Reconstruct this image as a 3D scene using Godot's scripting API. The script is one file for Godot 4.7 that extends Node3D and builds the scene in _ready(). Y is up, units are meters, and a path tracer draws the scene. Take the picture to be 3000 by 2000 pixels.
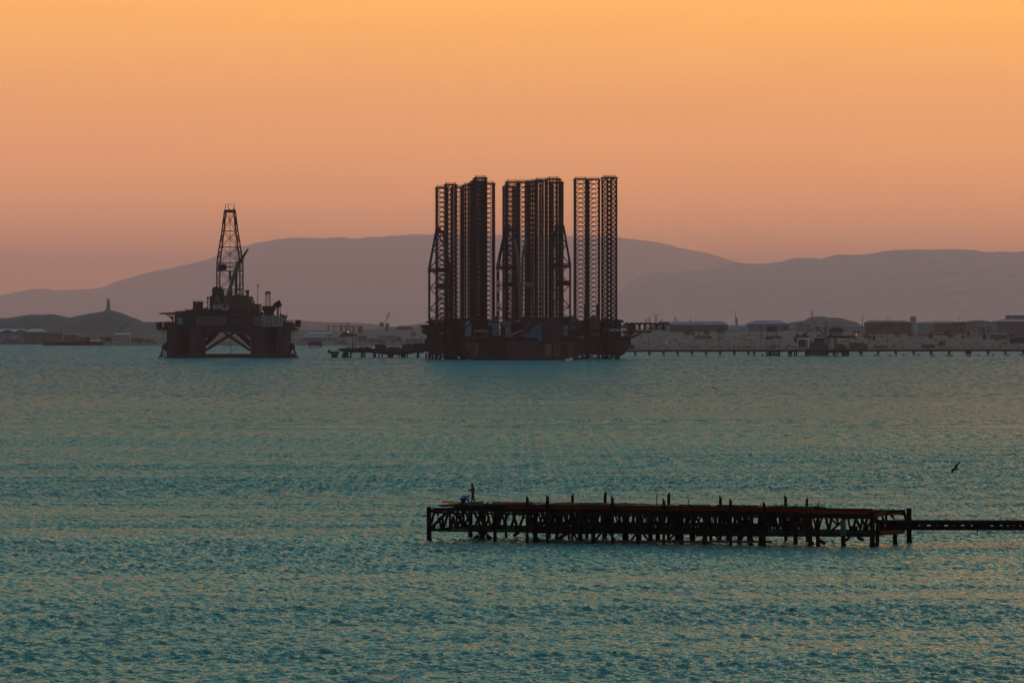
extends Node3D
# A dusk harbour: a ruined pier with two anglers in front, a floating drilling rig and five parked jack-up rigs beyond,
# a hazy shore with sheds and hills behind.  Units are metres; the camera stands 19 m above the sea and looks along -Z.

const LENS := 14270.0   # focal length, in pixels of a 3000 px wide picture
const EYE := 19.1       # height of the camera above the sea
const LEVEL := 962.0    # row of the horizon

var M := {}
var taken := {}
var rng := RandomNumberGenerator.new()


func at(px: float, py: float, d: float) -> Vector3:
	return Vector3((px - 1500.0) / LENS * d, EYE - (py - LEVEL) / LENS * d, -d)


# ---------------------------------------------------------------- mesh helpers
class Mb:
	var v := PackedVector3Array()
	var n := PackedVector3Array()

	func tri(a: Vector3, b: Vector3, c: Vector3, inside: Vector3) -> void:
		var m := (b - a).cross(c - a)
		if m.length_squared() < 1e-14:
			return
		m = m.normalized()
		if m.dot(a - inside) < 0.0:
			var t := b
			b = c
			c = t
			m = -m
		v.append(a); v.append(c); v.append(b)
		n.append(m); n.append(m); n.append(m)

	func tri3(a: Vector3, b: Vector3, c: Vector3, na: Vector3, nb: Vector3, nc: Vector3) -> void:
		if (b - a).cross(c - a).dot(na + nb + nc) < 0.0:
			v.append(a); v.append(b); v.append(c)
			n.append(na); n.append(nb); n.append(nc)
		else:
			v.append(a); v.append(c); v.append(b)
			n.append(na); n.append(nc); n.append(nb)

	func quad(a: Vector3, b: Vector3, c: Vector3, d: Vector3, inside: Vector3) -> void:
		tri(a, b, c, inside)
		tri(a, c, d, inside)

	# a solid between two loops of points (bottom and top)
	func loft(lo: PackedVector3Array, hi: PackedVector3Array, caps := true) -> Mb:
		var mid := Vector3.ZERO
		for p in lo: mid += p
		for p in hi: mid += p
		mid /= lo.size() + hi.size()
		var k := lo.size()
		for i in k:
			var j := (i + 1) % k
			quad(lo[i], lo[j], hi[j], hi[i], mid)
		if caps:
			for i in range(1, k - 1):
				tri(lo[0], lo[i], lo[i + 1], mid)
				tri(hi[0], hi[i], hi[i + 1], mid)
		return self

	func box(lo: Vector3, hi: Vector3) -> Mb:
		return loft(PackedVector3Array([Vector3(lo.x, lo.y, lo.z), Vector3(hi.x, lo.y, lo.z), Vector3(hi.x, lo.y, hi.z), Vector3(lo.x, lo.y, hi.z)]),
			PackedVector3Array([Vector3(lo.x, hi.y, lo.z), Vector3(hi.x, hi.y, lo.z), Vector3(hi.x, hi.y, hi.z), Vector3(lo.x, hi.y, hi.z)]))

	# a straight member of rectangular section; w across, h in the upright plane
	func bar(a: Vector3, b: Vector3, w: float, h := 0.0) -> Mb:
		if h == 0.0: h = w
		var d := (b - a).normalized()
		var s := d.cross(Vector3.UP)
		if s.length() < 0.02: s = Vector3.RIGHT
		s = s.normalized()
		var u := s.cross(d).normalized()
		s *= w / 2; u *= h / 2
		return loft(PackedVector3Array([a - s - u, a + s - u, a + s + u, a - s + u]), PackedVector3Array([b - s - u, b + s - u, b + s + u, b - s + u]))

	# a round member that may taper, smooth on its side
	func tube(a: Vector3, b: Vector3, r0: float, r1 := -1.0, k := 8, caps := true) -> Mb:
		if r1 < 0.0: r1 = r0
		var d := (b - a).normalized()
		var s := d.cross(Vector3.UP)
		if s.length() < 0.02: s = Vector3.RIGHT
		s = s.normalized()
		var u := s.cross(d).normalized()
		for i in k:
			var f0 := TAU * i / k
			var f1 := TAU * (i + 1) / k
			var e0 := s * cos(f0) + u * sin(f0)
			var e1 := s * cos(f1) + u * sin(f1)
			tri3(a + e0 * r0, a + e1 * r0, b + e1 * r1, e0, e1, e1)
			tri3(a + e0 * r0, b + e1 * r1, b + e0 * r1, e0, e1, e0)
			if caps:
				tri(a, a + e0 * r0, a + e1 * r0, b)
				tri(b, b + e0 * r1, b + e1 * r1, a)
		return self

	func ball(c: Vector3, r: Vector3, k := 8, from := -0.5, to := 0.5) -> Mb:
		var rows := maxi(3, k / 2)
		for i in rows:
			for j in k:
				var q := []
				for o in [[0, 0], [0, 1], [1, 1], [1, 0]]:
					var la: float = PI * lerpf(from, to, float(i + o[0]) / rows)
					var lo: float = TAU * (j + o[1]) / k
					q.append(Vector3(cos(la) * cos(lo), sin(la), cos(la) * sin(lo)))
				tri3(c + q[0] * r, c + q[1] * r, c + q[2] * r, q[0], q[1], q[2])
				tri3(c + q[0] * r, c + q[2] * r, c + q[3] * r, q[0], q[2], q[3])
		return self

	# an outline in the upright plane, given depth from z0 to z1; the outline must be star-shaped round its middle
	func slab(outline: PackedVector2Array, z0: float, z1: float) -> Mb:
		var idx := Geometry2D.triangulate_polygon(outline)
		var ccw := not Geometry2D.is_polygon_clockwise(outline)
		var k := outline.size()
		for i in range(0, idx.size(), 3):
			var a := outline[idx[i]]
			var b := outline[idx[i + 1]]
			var c := outline[idx[i + 2]]
			var m := Vector3((a.x + b.x + c.x) / 3, (a.y + b.y + c.y) / 3, (z0 + z1) / 2)
			for z in [z0, z1]:
				tri(Vector3(a.x, a.y, z), Vector3(b.x, b.y, z), Vector3(c.x, c.y, z), m)
		for i in k:
			var a := outline[i]
			var b := outline[(i + 1) % k]
			var t := b - a
			var out := Vector2(t.y, -t.x) if not ccw else Vector2(-t.y, t.x)
			out = -out
			var m := Vector3((a.x + b.x) / 2, (a.y + b.y) / 2, (z0 + z1) / 2) - Vector3(out.x, out.y, 0)
			quad(Vector3(a.x, a.y, z0), Vector3(b.x, b.y, z0), Vector3(b.x, b.y, z1), Vector3(a.x, a.y, z1), m)
		return self

	func mesh(uvs := PackedVector2Array()) -> ArrayMesh:
		var arr := []
		arr.resize(Mesh.ARRAY_MAX)
		arr[Mesh.ARRAY_VERTEX] = v
		arr[Mesh.ARRAY_NORMAL] = n
		if uvs.size(): arr[Mesh.ARRAY_TEX_UV] = uvs
		var am := ArrayMesh.new()
		am.add_surface_from_arrays(Mesh.PRIMITIVE_TRIANGLES, arr)
		return am


func numbered(called: String, parent: Node) -> String:
	var key := str(parent.get_instance_id()) + called
	var k: int = taken.get(key, 0)
	taken[key] = k + 1
	return called if k == 0 else "%s_%03d" % [called, k]


# ONE named mesh under its parent
func put(called: String, b: Mb, m: Material, parent: Node = self) -> MeshInstance3D:
	var o := MeshInstance3D.new()
	o.mesh = b.mesh()
	o.material_override = m
	o.name = numbered(called, parent)
	parent.add_child(o, true)
	return o


func put_mesh(called: String, mesh: Mesh, m: Material, parent: Node = self) -> MeshInstance3D:
	var o := MeshInstance3D.new()
	o.mesh = mesh
	o.material_override = m
	o.name = numbered(called, parent)
	parent.add_child(o, true)
	return o


func tag(o: Node, label: String, category := "", group := "", kind := "") -> Node:
	if label: o.set_meta("label", label)
	if category: o.set_meta("category", category)
	if group: o.set_meta("group", group)
	if kind: o.set_meta("kind", kind)
	return o


# a Node3D at a thing's base (or a part that has sub-parts)
func thing(called: String, label := "", category := "", where := Vector3.ZERO, group := "", parent: Node = self) -> Node3D:
	var o := Node3D.new()
	o.name = numbered(called, parent)
	parent.add_child(o, true)
	o.position = where
	tag(o, label, category, group)
	return o


# a copy of a thing with copies of its parts
func dup(o: Node3D, called: String, where: Vector3, label := "", parent: Node = self) -> Node3D:
	var c: Node3D = o.duplicate()
	c.name = numbered(called, parent)
	parent.add_child(c, true)
	c.position = where
	if label: c.set_meta("label", label)
	return c


func B() -> Mb:
	return Mb.new()


# ---------------------------------------------------------------- materials (linear base colours)
func lin(r: float, g: float, b: float) -> Color:
	return Color(r, g, b).linear_to_srgb()


func plain(r: float, g: float, b: float, rough := 0.85, metal := 0.0) -> StandardMaterial3D:
	var m := StandardMaterial3D.new()
	m.albedo_color = lin(r, g, b)
	m.roughness = rough
	m.metallic = metal
	return m


var ramps := {}

# a mottled surface: a noise runs between the given colours; size in metres of one tile
func mottled(key: int, colors: Array, tile: float, rough := 0.9, streak := 1.0, metal := 0.0) -> StandardMaterial3D:
	var g := Gradient.new()
	g.offsets = PackedFloat32Array()
	g.colors = PackedColorArray()
	for i in colors.size():
		g.add_point(lerpf(0.25, 0.75, float(i) / maxi(1, colors.size() - 1)), (colors[i] as Color))
	while g.get_point_count() > colors.size():
		g.remove_point(0)
	var fn := FastNoiseLite.new()
	fn.seed = key
	fn.noise_type = FastNoiseLite.TYPE_SIMPLEX_SMOOTH
	fn.frequency = 0.012
	fn.fractal_octaves = 5
	fn.fractal_gain = 0.6
	var t := NoiseTexture2D.new()
	t.width = 256
	t.height = 256
	t.seamless = true
	t.noise = fn
	t.color_ramp = g
	var m := StandardMaterial3D.new()
	m.albedo_texture = t
	m.roughness = rough
	m.metallic = metal
	m.uv1_triplanar = true
	m.uv1_world_triplanar = true
	m.uv1_scale = Vector3(1.0 / tile, 1.0 / (tile * streak), 1.0 / tile)
	return m


# ---------------------------------------------------------------- sky
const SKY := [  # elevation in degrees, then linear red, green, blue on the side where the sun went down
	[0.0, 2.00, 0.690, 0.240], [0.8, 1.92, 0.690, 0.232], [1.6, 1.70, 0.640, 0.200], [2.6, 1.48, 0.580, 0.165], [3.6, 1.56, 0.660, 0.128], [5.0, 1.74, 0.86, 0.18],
	[7.5, 1.02, 1.06, 0.44], [11.0, 0.58, 0.93, 0.62], [16.0, 0.44, 0.83, 0.65], [24.0, 0.36, 0.60, 0.55], [38.0, 0.27, 0.42, 0.43], [90.0, 0.10, 0.22, 0.29]]  # unseen green bands above the frame, shaped to tint the sea teal



var haze_noise := FastNoiseLite.new()

func sky_at(az: float, el: float) -> Color:
	var i := 0
	while i < SKY.size() - 2 and el > SKY[i + 1][0]:
		i += 1
	var t := clampf((el - SKY[i][0]) / (SKY[i + 1][0] - SKY[i][0]), 0.0, 1.0)
	var c := Color(lerpf(SKY[i][1], SKY[i + 1][1], t), lerpf(SKY[i][2], SKY[i + 1][2], t), lerpf(SKY[i][3], SKY[i + 1][3], t))
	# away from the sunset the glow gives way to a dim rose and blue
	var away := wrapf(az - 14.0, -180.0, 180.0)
	var side := exp(-pow(away / 135.0, 2.0))  # glow spread wide out of view to brighten the haze
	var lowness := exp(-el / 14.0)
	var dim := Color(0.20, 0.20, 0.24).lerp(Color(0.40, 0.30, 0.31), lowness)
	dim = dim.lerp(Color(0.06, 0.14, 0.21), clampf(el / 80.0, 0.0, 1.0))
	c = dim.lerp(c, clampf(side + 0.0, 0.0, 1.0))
	# a slow change across the frame: rosier to the left, yellower and brighter to the right
	var near := exp(-pow(away / 22.0, 2.0)) * exp(-el / 9.0)
	c.r *= 0.93 + 0.10 * near
	c.g *= 0.90 + 0.16 * near
	c.b *= 1.04 - 0.20 * near
	# thin haze bands, put into the sky colour as noise
	var layer := 1.0 + 0.035 * haze_noise.get_noise_2d(az * 0.9, el * 9.0) * exp(-el / 12.0)
	c.r *= layer; c.g *= layer; c.b *= layer
	return c


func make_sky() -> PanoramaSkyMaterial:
	haze_noise.seed = 4
	haze_noise.frequency = 0.25
	haze_noise.fractal_octaves = 3
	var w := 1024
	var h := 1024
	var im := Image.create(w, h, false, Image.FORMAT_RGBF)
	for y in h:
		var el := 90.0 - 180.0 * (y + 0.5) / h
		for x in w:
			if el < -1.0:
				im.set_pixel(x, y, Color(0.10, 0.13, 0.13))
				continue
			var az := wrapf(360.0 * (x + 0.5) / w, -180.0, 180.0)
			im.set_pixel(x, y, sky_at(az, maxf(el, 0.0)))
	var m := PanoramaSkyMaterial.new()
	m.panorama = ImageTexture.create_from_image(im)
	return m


func make_camera_and_light() -> void:
	var cam := Camera3D.new()
	cam.name = "camera"
	add_child(cam)
	cam.position = Vector3(0, EYE, 0)
	cam.rotation.x = -atan(38.0 / LENS)
	cam.fov = rad_to_deg(2.0 * atan(999.0 / LENS))
	cam.near = 1.0
	cam.far = 250000.0
	cam.current = true
	var e := Environment.new()
	e.background_mode = Environment.BG_SKY
	e.sky = Sky.new()
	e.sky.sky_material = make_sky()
	e.tonemap_mode = Environment.TONE_MAPPER_LINEAR
	e.tonemap_exposure = 1.0
	e.sdfgi_enabled = true
	e.ssao_enabled = true
	e.ssil_enabled = true
	e.volumetric_fog_enabled = true
	e.volumetric_fog_density = 0.000024
	e.volumetric_fog_albedo = Color(1.0, 0.82, 0.90)
	e.volumetric_fog_anisotropy = 0.7
	var we := WorldEnvironment.new()
	we.name = "world"
	we.environment = e
	add_child(we)
	# the sun has just gone into the haze low on the right, behind the hills: only a faint warm rest of it
	var sun := DirectionalLight3D.new()
	sun.name = "sun"
	add_child(sun)
	sun.light_color = Color(1.0, 0.62, 0.32)
	sun.light_energy = 0.02
	sun.light_angular_distance = 20.0
	sun.shadow_enabled = true
	sun.rotation_degrees = Vector3(-7.0, 180.0 - 14.0, 0.0)


# ---------------------------------------------------------------- sea
var waves := []

func make_waves() -> void:
	rng.seed = 71
	for i in 26:
		var l := 0.36 * pow(2.5 / 0.36, i / 25.0)
		var a := deg_to_rad(78.0 + rng.randfn(0.0, 40.0))   # mostly towards the camera
		var k := TAU / l
		var amp := 0.0136 * pow(l, 0.92) * rng.randf_range(0.6, 1.3)
		waves.append([cos(a) * k, sin(a) * k, amp, rng.randf() * TAU, amp * cos(a), amp * sin(a), amp * k])


func make_sea() -> void:
	make_waves()
	var gust := FastNoiseLite.new()
	gust.seed = 5
	gust.noise_type = FastNoiseLite.TYPE_SIMPLEX_SMOOTH
	gust.frequency = 1.0
	gust.fractal_octaves = 3
	var rows := PackedFloat32Array()
	var d := 232.0
	while d < 6300.0:
		rows.append(d)
		d *= lerpf(1.0010, 1.0055, smoothstep(450.0, 4200.0, d))
	var cols := 600
	var half := 0.132   # half width as a slope
	var nr := rows.size()
	var v := PackedVector3Array()
	var nn := PackedVector3Array()
	var uv := PackedVector2Array()
	v.resize(nr * (cols + 1)); nn.resize(v.size()); uv.resize(v.size())
	var k := 0
	for i in nr:
		d = rows[i]
		var near_fade := smoothstep(232.0, 242.0, d) * (1.0 - smoothstep(6000.0, 6300.0, d))
		for j in cols + 1:
			var s := lerpf(-half, half, float(j) / cols)
			var x := s * d
			var z := -d
			var fade := near_fade * (1.0 - smoothstep(0.122, half, absf(s)))
			# gusts and slicks: long streaks across the wind
			var gu := 0.75 * gust.get_noise_2d(x * 0.0016, z * 0.0065) + 0.55 * gust.get_noise_2d(x * 0.006 + 50.0, z * 0.028)
			var amp := fade * clampf(1.0 + 0.85 * gu + 0.55 * gust.get_noise_2d(x * 0.003 - 70.0, z * 0.09) + 0.5 * gust.get_noise_2d(x * 0.005 + 31.0, z * 0.017), 0.25, 2.1)
			# an oily slick left of the pier, and sheltered water near the shore
			amp *= 1.0 - 0.62 * exp(-pow((z + 455.0 + gu * 16.0) / 13.0, 2.0)) * smoothstep(14.0, -14.0, x)
			amp *= 1.0 - 0.45 * smoothstep(3060.0, 3180.0, d + gu * 130.0)
			var dy := 0.0
			var dx := 0.0
			var dz := 0.0
			var sx := 0.0
			var sz := 0.0
			for w in waves:
				var ph: float = w[0] * x + w[1] * z + w[3]
				var si := sin(ph)
				var co := cos(ph)
				dy += w[2] * co
				dx -= w[4] * si
				dz -= w[5] * si
				sx -= w[0] * w[2] * si
				sz -= w[1] * w[2] * si
			v[k] = Vector3(x + dx * amp * 1.6, dy * amp, z + dz * amp * 1.6)
			var lift := amp * (1.0 + d / 620.0)
			nn[k] = Vector3(-sx * lift, 1.0, -sz * lift).normalized()
			var bend := gust.get_noise_2d(x * 0.004 + 90.0, z * 0.004) * 9.0
			uv[k] = Vector2((x + bend) / 26.0, (z - bend * 0.7) / 26.0)
			k += 1
	# zones by distance: where the waves get smaller than the picture can show, they go into colour, metal share and roughness
	var am := ArrayMesh.new()
	var cuts := [0]
	for z in 13:
		var dd := 450.0 * pow(1.19, z)
		for i in nr:
			if rows[i] > dd:
				cuts.append(i)
				break
	cuts.append(nr - 1)
	for zone in 14:
		var r0: int = cuts[zone]
		var r1: int = cuts[zone + 1]
		var idx := PackedInt32Array()
		idx.resize((r1 - r0) * cols * 6)
		k = 0
		for i in r1 - r0:
			for j in cols:
				var a := i * (cols + 1) + j
				var b := a + cols + 1
				idx[k] = a; idx[k + 1] = b; idx[k + 2] = a + 1
				idx[k + 3] = a + 1; idx[k + 4] = b; idx[k + 5] = b + 1
				k += 6
		var arr := []
		arr.resize(Mesh.ARRAY_MAX)
		var v0 := r0 * (cols + 1)
		var v1 := (r1 + 1) * (cols + 1)
		arr[Mesh.ARRAY_VERTEX] = v.slice(v0, v1)
		arr[Mesh.ARRAY_NORMAL] = nn.slice(v0, v1)
		arr[Mesh.ARRAY_TEX_UV] = uv.slice(v0, v1)
		arr[Mesh.ARRAY_INDEX] = idx
		am.add_surface_from_arrays(Mesh.PRIMITIVE_TRIANGLES, arr)
	# the rest of the sheet, calm and wide, joined on along the edges of the wavy part
	var f := B()
	var fu := PackedVector2Array()
	var dn := 232.0
	var df: float = rows[nr - 1]
	var far := 60000.0
	var quads := [
		[Vector3(-dn * half, 0, -dn), Vector3(dn * half, 0, -dn), Vector3(far, 0, 4000), Vector3(-far, 0, 4000)],
		[Vector3(-dn * half, 0, -dn), Vector3(-df * half, 0, -df), Vector3(-far, 0, -df), Vector3(-far, 0, 4000)],
		[Vector3(dn * half, 0, -dn), Vector3(df * half, 0, -df), Vector3(far, 0, -df), Vector3(far, 0, 4000)]]
	for q in quads:
		f.quad(q[0], q[1], q[2], q[3], Vector3(0, -50, 0))
	for p in f.v:
		fu.append(Vector2(p.x / 26.0, p.z / 26.0))
	var a2 := []
	a2.resize(Mesh.ARRAY_MAX)
	a2[Mesh.ARRAY_VERTEX] = f.v
	a2[Mesh.ARRAY_NORMAL] = f.n
	a2[Mesh.ARRAY_TEX_UV] = fu
	am.add_surface_from_arrays(Mesh.PRIMITIVE_TRIANGLES, a2)
	# ripples, as a normal map
	var fn := FastNoiseLite.new()
	fn.seed = 11
	fn.noise_type = FastNoiseLite.TYPE_SIMPLEX
	fn.frequency = 0.030
	fn.fractal_type = FastNoiseLite.FRACTAL_FBM
	fn.fractal_octaves = 4
	fn.fractal_gain = 0.55
	fn.domain_warp_enabled = true
	fn.domain_warp_amplitude = 18.0
	fn.domain_warp_frequency = 0.02
	var im := fn.get_seamless_image(1024, 1024)
	im.bump_map_to_normal_map(7.0)
	var bumps := ImageTexture.create_from_image(im)
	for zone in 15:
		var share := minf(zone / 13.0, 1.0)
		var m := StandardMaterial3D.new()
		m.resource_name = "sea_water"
		m.albedo_color = lin(lerpf(0.058, 0.018, sqrt(share)), lerpf(0.170, 0.205, share), lerpf(0.160, 0.245, share))  # colour shifts with distance, standing in for light off undrawn waves
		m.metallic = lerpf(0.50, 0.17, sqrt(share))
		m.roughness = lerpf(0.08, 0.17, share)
		m.specular_mode = BaseMaterial3D.SPECULAR_DISABLED
		m.normal_enabled = true
		m.normal_texture = bumps
		m.normal_scale = 1.25
		am.surface_set_material(zone, m)
	var o := MeshInstance3D.new()
	o.name = "sea"
	o.mesh = am
	add_child(o)
	tag(o, "teal sea ruffled by short wind waves", "", "", "structure")


# ---------------------------------------------------------------- land
func profile(pts: Array, px: float) -> float:
	if px <= pts[0][0]:
		return pts[0][1]
	for i in range(1, pts.size()):
		if px <= pts[i][0]:
			var t: float = (px - pts[i - 1][0]) / (pts[i][0] - pts[i - 1][0])
			return lerpf(pts[i - 1][1], pts[i][1], t)
	return pts[-1][1]


# a range of hills whose crest follows the given line, with slopes before and behind it
func ridge(called: String, label: String, pts: Array, d: float, front: float, back: float, rough: float, m: Material, step: float, key: int, foot := 0.0) -> MeshInstance3D:
	var fn := FastNoiseLite.new()
	fn.seed = key
	fn.frequency = 1.0
	fn.fractal_octaves = 5
	fn.fractal_gain = 0.55
	var x0: float = pts[0][0]
	var x1: float = pts[-1][0]
	var nx := int((x1 - x0) / step) + 1
	var nz := 26
	var v := PackedVector3Array()
	for i in nz + 1:
		var t := lerpf(-1.0, 1.0, float(i) / nz)
		for j in nx + 1:
			var px := lerpf(x0, x1, float(j) / nx)
			var x := (px - 1500.0) / LENS * d
			var top := EYE + (LEVEL - profile(pts, px)) / LENS * d
			var z := d + (t * front if t < 0.0 else t * back)
			var s := pow(0.5 + 0.5 * cos(PI * t), 0.8)
			var body := fn.get_noise_2d(x / (rough * 9.0), z / (rough * 9.0)) * 0.35
			var h := foot + (top - foot) * clampf(s * (1.0 + body * (1.0 - s) * 2.0), 0.0, 1.2)
			h += fn.get_noise_2d(x / rough, z / rough + 40.0) * (top - foot) * 0.06 * (1.0 - s)
			h += fn.get_noise_2d(x / rough * 7.0 + 9.0, z / rough * 7.0) * (top - foot) * 0.016 * s
			if absf(t) > 0.99: h = foot - 3.0
			v.append(Vector3(x, h, -z))
	var st := SurfaceTool.new()
	st.begin(Mesh.PRIMITIVE_TRIANGLES)
	st.set_smooth_group(0)
	for p in v:
		st.add_vertex(p)
	for i in nz:
		for j in nx:
			var a := i * (nx + 1) + j
			var b := a + nx + 1
			for q in [a, b, a + 1, a + 1, b, b + 1]:
				st.add_index(q)
	st.generate_normals()
	var o := put_mesh(called, st.commit(), m)
	tag(o, label, "", "", "structure")
	return o


const FAR_RANGE := [[-700, 945], [-300, 930], [-60, 912], [0, 895], [30, 882], [60, 863], [85, 855], [115, 850], [138, 845], [155, 849], [180, 857], [200, 850], [240, 849], [300, 845], [345, 840], [390, 818],
	[470, 795], [550, 778], [620, 762], [700, 728], [757, 714], [830, 700], [900, 696], [940, 700], [1000, 696], [1060, 699], [1100, 695], [1180, 690], [1280, 687], [1450, 688], [1660, 693], [1810, 697],
	[1900, 707], [2000, 731], [2060, 742], [2150, 770], [2280, 806], [2420, 840], [2700, 890], [3300, 930]]
const RIGHT_RANGE := [[1640, 955], [1720, 925], [1790, 880], [1808, 862], [1835, 832], [1870, 811], [1905, 800], [1990, 797], [2030, 794], [2100, 783], [2150, 770], [2210, 774], [2265, 770], [2325, 757], [2400, 759],
	[2450, 746], [2515, 749], [2600, 735], [2700, 732], [2830, 732], [2860, 740], [3000, 738], [3200, 748], [3600, 800]]
const MID_RANGE := [[700, 955], [860, 938], [940, 930], [1000, 908], [1090, 896], [1180, 884], [1280, 873], [1400, 868], [1600, 880], [1800, 915], [1950, 945]]


func make_land() -> void:
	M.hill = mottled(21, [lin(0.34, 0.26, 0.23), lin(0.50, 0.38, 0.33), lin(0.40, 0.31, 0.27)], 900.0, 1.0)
	M.scrub = mottled(22, [lin(0.026, 0.022, 0.021), lin(0.052, 0.045, 0.042), lin(0.031, 0.028, 0.025), lin(0.058, 0.050, 0.047)], 160.0, 1.0)
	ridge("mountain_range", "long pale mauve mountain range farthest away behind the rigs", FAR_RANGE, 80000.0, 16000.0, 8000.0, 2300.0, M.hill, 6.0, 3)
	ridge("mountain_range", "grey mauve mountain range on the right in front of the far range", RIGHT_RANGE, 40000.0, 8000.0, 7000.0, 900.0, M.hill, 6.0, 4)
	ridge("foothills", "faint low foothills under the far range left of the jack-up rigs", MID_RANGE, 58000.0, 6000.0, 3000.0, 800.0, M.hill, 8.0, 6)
	make_coast()


const SHORE := [[-900, 5925], [125, 5925], [132, 5451], [960, 5451], [1240, 5300], [1500, 4700], [1850, 4230], [3100, 4160], [3900, 4100]]


func shore_d(px: float) -> float:
	return profile(SHORE, px)


func ground_y(px: float, d: float) -> float:
	var s := d - shore_d(px)
	var right := smoothstep(1000.0, 1900.0, px)
	var h := lerpf(-3.0, 2.0, smoothstep(-30.0, 20.0, s))
	h += lerpf(0.006, 0.0125, right) * clampf(s, 0.0, 950.0)
	h += lerpf(0.0, 1.6, right) * smoothstep(100.0, 180.0, s)
	return h


func make_coast() -> void:
	var fn := FastNoiseLite.new()
	fn.seed = 9
	fn.frequency = 1.0
	fn.fractal_octaves = 4
	var st := SurfaceTool.new()
	st.begin(Mesh.PRIMITIVE_TRIANGLES)
	st.set_smooth_group(0)
	var nx := 330
	var rows := []
	for i in 46:
		rows.append(-60.0 + i * 10.0 if i < 12 else 60.0 + (i - 12) * 45.0)
	rows.append_array([2400.0, 4500.0, 12000.0, 40000.0, 70000.0, 100000.0])
	for r in rows:
		for j in nx + 1:
			var px := lerpf(-1100.0, 4100.0, float(j) / nx)
			var d: float = shore_d(px) + r
			var p := at(px, LEVEL, d)
			p.y = ground_y(px, d)
			if r > 0.0 and r < 2400.0:
				p.y += fn.get_noise_2d(p.x / 60.0, p.z / 60.0) * 1.1 * smoothstep(0.0, 60.0, r)
			st.add_vertex(p)
	for i in rows.size() - 1:
		for j in nx:
			var a := i * (nx + 1) + j
			var b := a + nx + 1
			for q in [a, b, a + 1, a + 1, b, b + 1]:
				st.add_index(q)
	st.generate_normals()
	var o := put_mesh("coast_ground", st.commit(), M.scrub)
	tag(o, "dark scrubby low shore on the far side of the water", "", "", "structure")


# ---------------------------------------------------------------- the ruined pier in front
const PIER_O := Vector3(-7.4, 0, -438.0)      # near left corner at the waterline
const PIER_U := Vector3(39.0, 0, 12.0)        # along the pier to its near right corner
const PIER_V := Vector3(3.7, 0, -9.4)         # across it to its far side


# the point of the lengthwise plane at share q of the pier's width that the photograph shows at (px, py)
func on_pier(px: float, py: float, q := 0.0) -> Vector3:
	var o := PIER_O + PIER_V * q
	var k := (px - 1500.0) / LENS
	var t := (-o.z * k - o.x) / (PIER_U.x + PIER_U.z * k)
	var p := o + PIER_U * t
	p.y = EYE + (py - LEVEL) / LENS * p.z
	return p


func pier_at(u: float, y: float, q: float) -> Vector3:
	return PIER_O + PIER_U * (u / 40.804) + PIER_V * q + Vector3(0, y, 0)


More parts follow.
